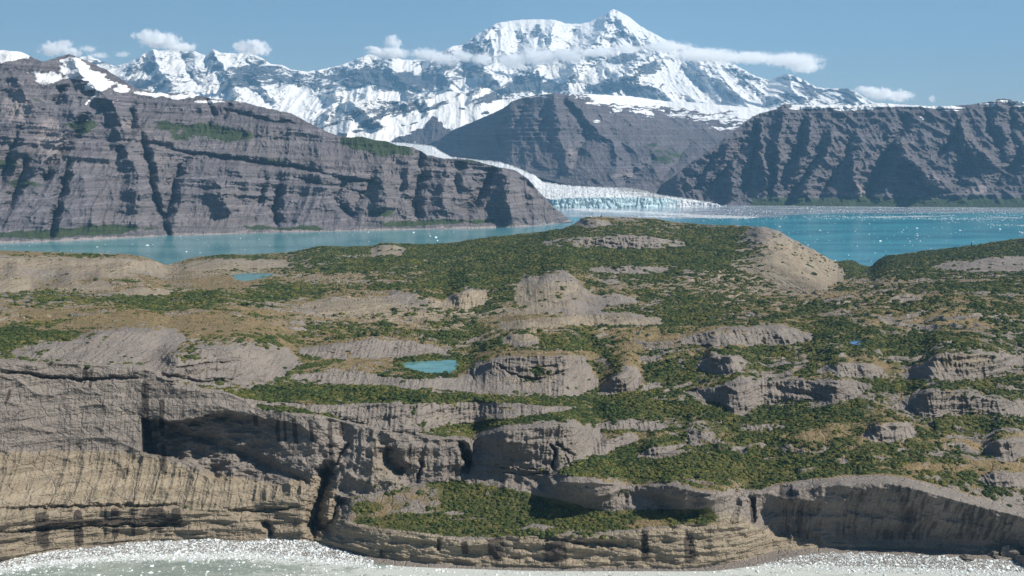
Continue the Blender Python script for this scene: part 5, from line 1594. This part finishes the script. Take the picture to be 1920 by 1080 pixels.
for k, (u, v, r, lab) in enumerate(fj_blocks):
    p = sea_at(u, v)
    put("iceberg", lab, "iceberg", ice_shape("iceberg", 700 + k, .5, .45, sub=2), (p.x, p.y, .2), r, "icebergs on the fjord")

# ------------------------------------------------------------------ boulders at the foot of the right bay
def boulder_shape(name, seed, flat=.75, layered=False, sub=3):
    me = ice_shape(name, seed, flat, .5, M_BOULDER, sub)
    if layered:
        for v in me.vertices:
            k = 1 + .16 * math.sin(v.co.z * 26)
            v.co.x *= k; v.co.y *= k
    return me


for k, (u, v, r, fl, lab) in enumerate([
    (1812, 1043, 9.5, .32, "dark flat layered boulder lying on the right beach"),
    (1838, 1033, 5.0, .7, "dark small boulder behind the layered one on the right beach"),
    (1862, 1037, 7.5, .8, "brown boulder left of the tall jagged one at the right cliff foot"),
    (1884, 1036, 10.5, 1.0, "tall jagged brown boulder at the foot of the dark right cliff"),
    (1901, 1040, 11.0, .9, "jagged brown boulder right of the tallest, below the dark cliff"),
    (1870, 1043, 6.0, .6, "low brown rock in front of the jagged boulders"),
    (1916, 1053, 10.5, 1.0, "big dark purple boulder at the water's edge, right picture edge"),
    (1790, 1030, 3.5, .5, "small dark stone left of the layered boulder"),
    (1928, 1038, 12.0, .8, "brown boulder cut by the right picture edge"),
]):
    p = ground_at(u, max(v + 3, float(L(FT, u)) + 3))
    put("boulder", lab, "boulder", boulder_shape("boulder", 800 + k, fl, k == 0), (p.x, p.y, p.z + r * fl * .35), r * .85, "boulders on the right beach", rz=k * 1.3)
for k, (u, v, r, lab) in enumerate([
    (865, 868, 5.5, "grey fallen block at the top of the rubble chute in the cliff"), (850, 885, 4.5, "grey angular block in the rubble below the notch"), (838, 900, 4.0, "small grey block in the rubble, left side"),
    (868, 893, 5.0, "grey fallen block beside the shrubs under the notch"), (880, 905, 5.5, "large pale block sitting among shrubs under the notch"), (915, 925, 4.0, "pale block poking from the terrace shrubs"),
    (824, 890, 4.0, "lowest left grey block of the rubble under the notch")]):
    p = ground_at(u, v)
    put("fallen_block", lab, "rock", boulder_shape("fallen_block", 830 + k, .9, sub=2), (p.x, p.y, p.z), r, "fallen blocks under the notch")

# ------------------------------------------------------------------ single shrubs standing apart
shrubs = [(86, 678, 5.5, "dark shrub hanging on the brow of the left sea cliff"), (98, 680, 5, "shrub on the brow of the left sea cliff, right of the dark one"), (165, 686, 6, "yellow-green shrub clump on the cliff brow above the twin wet stains"),
          (60, 676, 5, "shrub at the left end of the cliff brow row"), (205, 683, 4.5, "small shrub on the cliff brow under the pale grey bank"), (235, 668, 4.5, "shrub on the pale grey bank above the cliff brow"),
          (735, 731, 5.5, "dark shrub on the bare rock band below the turquoise pond"), (757, 715, 6.5, "round dark shrub on the ledge below the turquoise pond"), (790, 713, 3.5, "little shrub right of the round one below the pond"),
          (1064, 727, 5, "dark shrub in the fold of the big grey dome"), (1080, 728, 4.5, "shrub just right of the one in the dome fold"), (1105, 712, 4, "shrub at the right shoulder of the big grey dome"), (888, 690, 4.5, "shrub on the left flank of the big grey dome"),
          (812, 805, 5.5, "dark shrub above the left of the cliff notch"), (832, 803, 5, "shrub on the cliff edge, second left of the notch"), (850, 800, 5, "shrub beside the sandy path at the notch"), (1052, 842, 4, "shrub in the slot of the lower grey dome"),
          (690, 905, 4.5, "leftmost shrub of the four in a row on the rilled wall"), (706, 909, 4.5, "second shrub of the four on the rilled wall"), (732, 906, 5, "third shrub of the four on the rilled wall"), (752, 908, 3.5, "rightmost small shrub of the four on the rilled wall"),
          (682, 955, 7.5, "big bright shrub clump on the left end of the cliff terrace"), (700, 957, 6.5, "bright shrub beside the big clump at the terrace end"), (255, 950, 5, "small shrub on the ledge of the tan lower cliff"), (350, 949, 4.5, "shrub on the ledge right of the banded tan cliff"),
          (972, 1001, 7, "bright bush on the low ledge above the bay, left of the row"), (985, 1002, 6.5, "bright bush next to the first one on the low ledge"), (1016, 1006, 6.5, "third bush from the left on the low ledge"), (1035, 1004, 6, "fourth bush from the left on the low ledge"),
          (1073, 1005, 5.5, "upright bush at the middle of the low ledge"), (1098, 1003, 6, "wide low bush on the right half of the low ledge"), (1130, 1007, 7, "dark round bush at the right end of the low ledge"), (1148, 1008, 5, "last small bush at the right end of the low ledge"),
          (1562, 685, 5.5, "dark shrub at the left end of the grey bank right of centre"), (1862, 668, 7, "dark shrub bunch on the brow of the pale upper right bank"), (1826, 745, 6, "round dark shrub over the lower pale right bank"), (1880, 768, 4, "small shrub on the rock step near the right edge"),
          (1563, 699, 4.5, "shrub at the foot of the small grey bank right of centre"), (1892, 947, 6, "shrub alone on the pale brow above the dark right cliff"), (1285, 905, 5, "shrub at the brow of the small grey walls above the terrace"),
          (1165, 920, 5.5, "shrub between the small grey walls behind the terrace"), (1290, 975, 7, "dark bush at the right end of the cliff terrace"), (1255, 972, 6, "dark bush right of the sandy hollow on the terrace"), (1310, 978, 5.5, "bush at the edge of the terrace near the stream notch"),
          (1045, 528, 7, "round bush on top of the pale central hill"), (1015, 548, 7, "bush on the left face of the pale central hill"), (1052, 552, 6.5, "bush in the middle of the pale central hill"), (115, 488, 8, "dark bush on the bare left terrace"),
          (30, 522, 8, "bush on the crest of the tan dune at the left edge"), (1432, 508, 6, "lone dot bush halfway up the pale headland cliff"), (1450, 440, 9, "bush at the upper rim of the pale headland cliff"), (1530, 478, 9, "bush on the sloping rim of the pale headland cliff"),
          (1546, 487, 8, "lowest bush on the rim of the pale headland cliff"), (1500, 460, 10, "wide bush halfway down the rim of the pale headland cliff")]
sproto = [leaf_clump("shrub", 900 + k, 260, .8) for k in range(4)]
for k, (u, v, r, lab) in enumerate(shrubs):
    p = ground_at(u, v)
    put("shrub", lab, "shrub", sproto[k % 4], (p.x, p.y - r * .2, p.z - r * .2), r * .62, "single shrubs standing apart")


# ------------------------------------------------------------------ the few spruces on the skyline
def spruce(loc, h, label):
    root = bpy.data.objects.new("spruce_tree", None); COL.objects.link(root); root.location = loc
    root['label'] = label; root['category'] = 'tree'; root['group'] = 'lone spruces on the skyline'
    n = 7
    vs, fs = [], []
    for k in range(2):
        for a in range(n):
            rr = (.022 if k == 0 else .004) * h
            vs.append((rr * math.cos(a * 6.283 / n), rr * math.sin(a * 6.283 / n), h * (0 if k == 0 else .97)))
    fs = [(a, (a + 1) % n, n + (a + 1) % n, n + a) for a in range(n)]
    t = bpy.data.objects.new("trunk", tomesh("trunk", vs, fs, M_BARK)); COL.objects.link(t); t.parent = root
    vs, fs = [], []
    for k in range(26):
        z = h * (.12 + .86 * k / 26); rr = h * .2 * (1 - k / 27.0) * random.uniform(.75, 1.2)
        for a in range(8):
            th = random.uniform(0, 6.283)
            w = .28
            i = len(vs)
            vs += [(0, 0, z + h * .03), (rr * math.cos(th - w), rr * math.sin(th - w), z - rr * .25), (rr * 1.15 * math.cos(th), rr * 1.15 * math.sin(th), z - rr * .4), (rr * math.cos(th + w), rr * math.sin(th + w), z - rr * .25)]
            fs += [(i, i + 1, i + 2), (i, i + 2, i + 3)]
    c = bpy.data.objects.new("crown", tomesh("crown", vs, fs, M_LEAF)); COL.objects.link(c); c.parent = root


for u, v, h, lab in ((1127, 408, 17, "tall lone spruce on the central green hilltop, below the glacier front"), (1822, 461, 16, "lone spruce on the skyline of the right green ridge, by the fjord"),
                     (1812, 462, 9, "short spruce left of the tall one on the right green ridge"), (1660, 474, 10, "small spruce on the left end of the right green ridge"), (1588, 490, 14, "spruce on the low point beside the pale headland cliff")):
    p = ground_at(u, v)
    spruce((p.x, p.y, p.z - .5), h, lab)

# ------------------------------------------------------------------ haze
hz = NB("haze_air")
pv = hz.n("ShaderNodeVolumePrincipled")
pv.inputs["Color"].default_value = (0.33, 0.66, 1.0, 1)
pv.inputs["Density"].default_value = 2.5e-5
pv.inputs["Anisotropy"].default_value = 0.2
hz.link(pv.outputs[0], hz.out.inputs["Volume"])
x0, x1, y0, y1, z0, z1 = -20000, 20000, -3000, 36000, -450, 4200
vv_ = [(x, y, z) for z in (z0, z1) for y in (y0, y1) for x in (x0, x1)]
hm = tomesh("haze", vv_, [(0, 2, 3, 1), (4, 5, 7, 6), (0, 1, 5, 4), (2, 6, 7, 3), (0, 4, 6, 2), (1, 3, 7, 5)], hz.m)
ho = bpy.data.objects.new("haze", hm); COL.objects.link(ho); ho['kind'] = 'stuff'
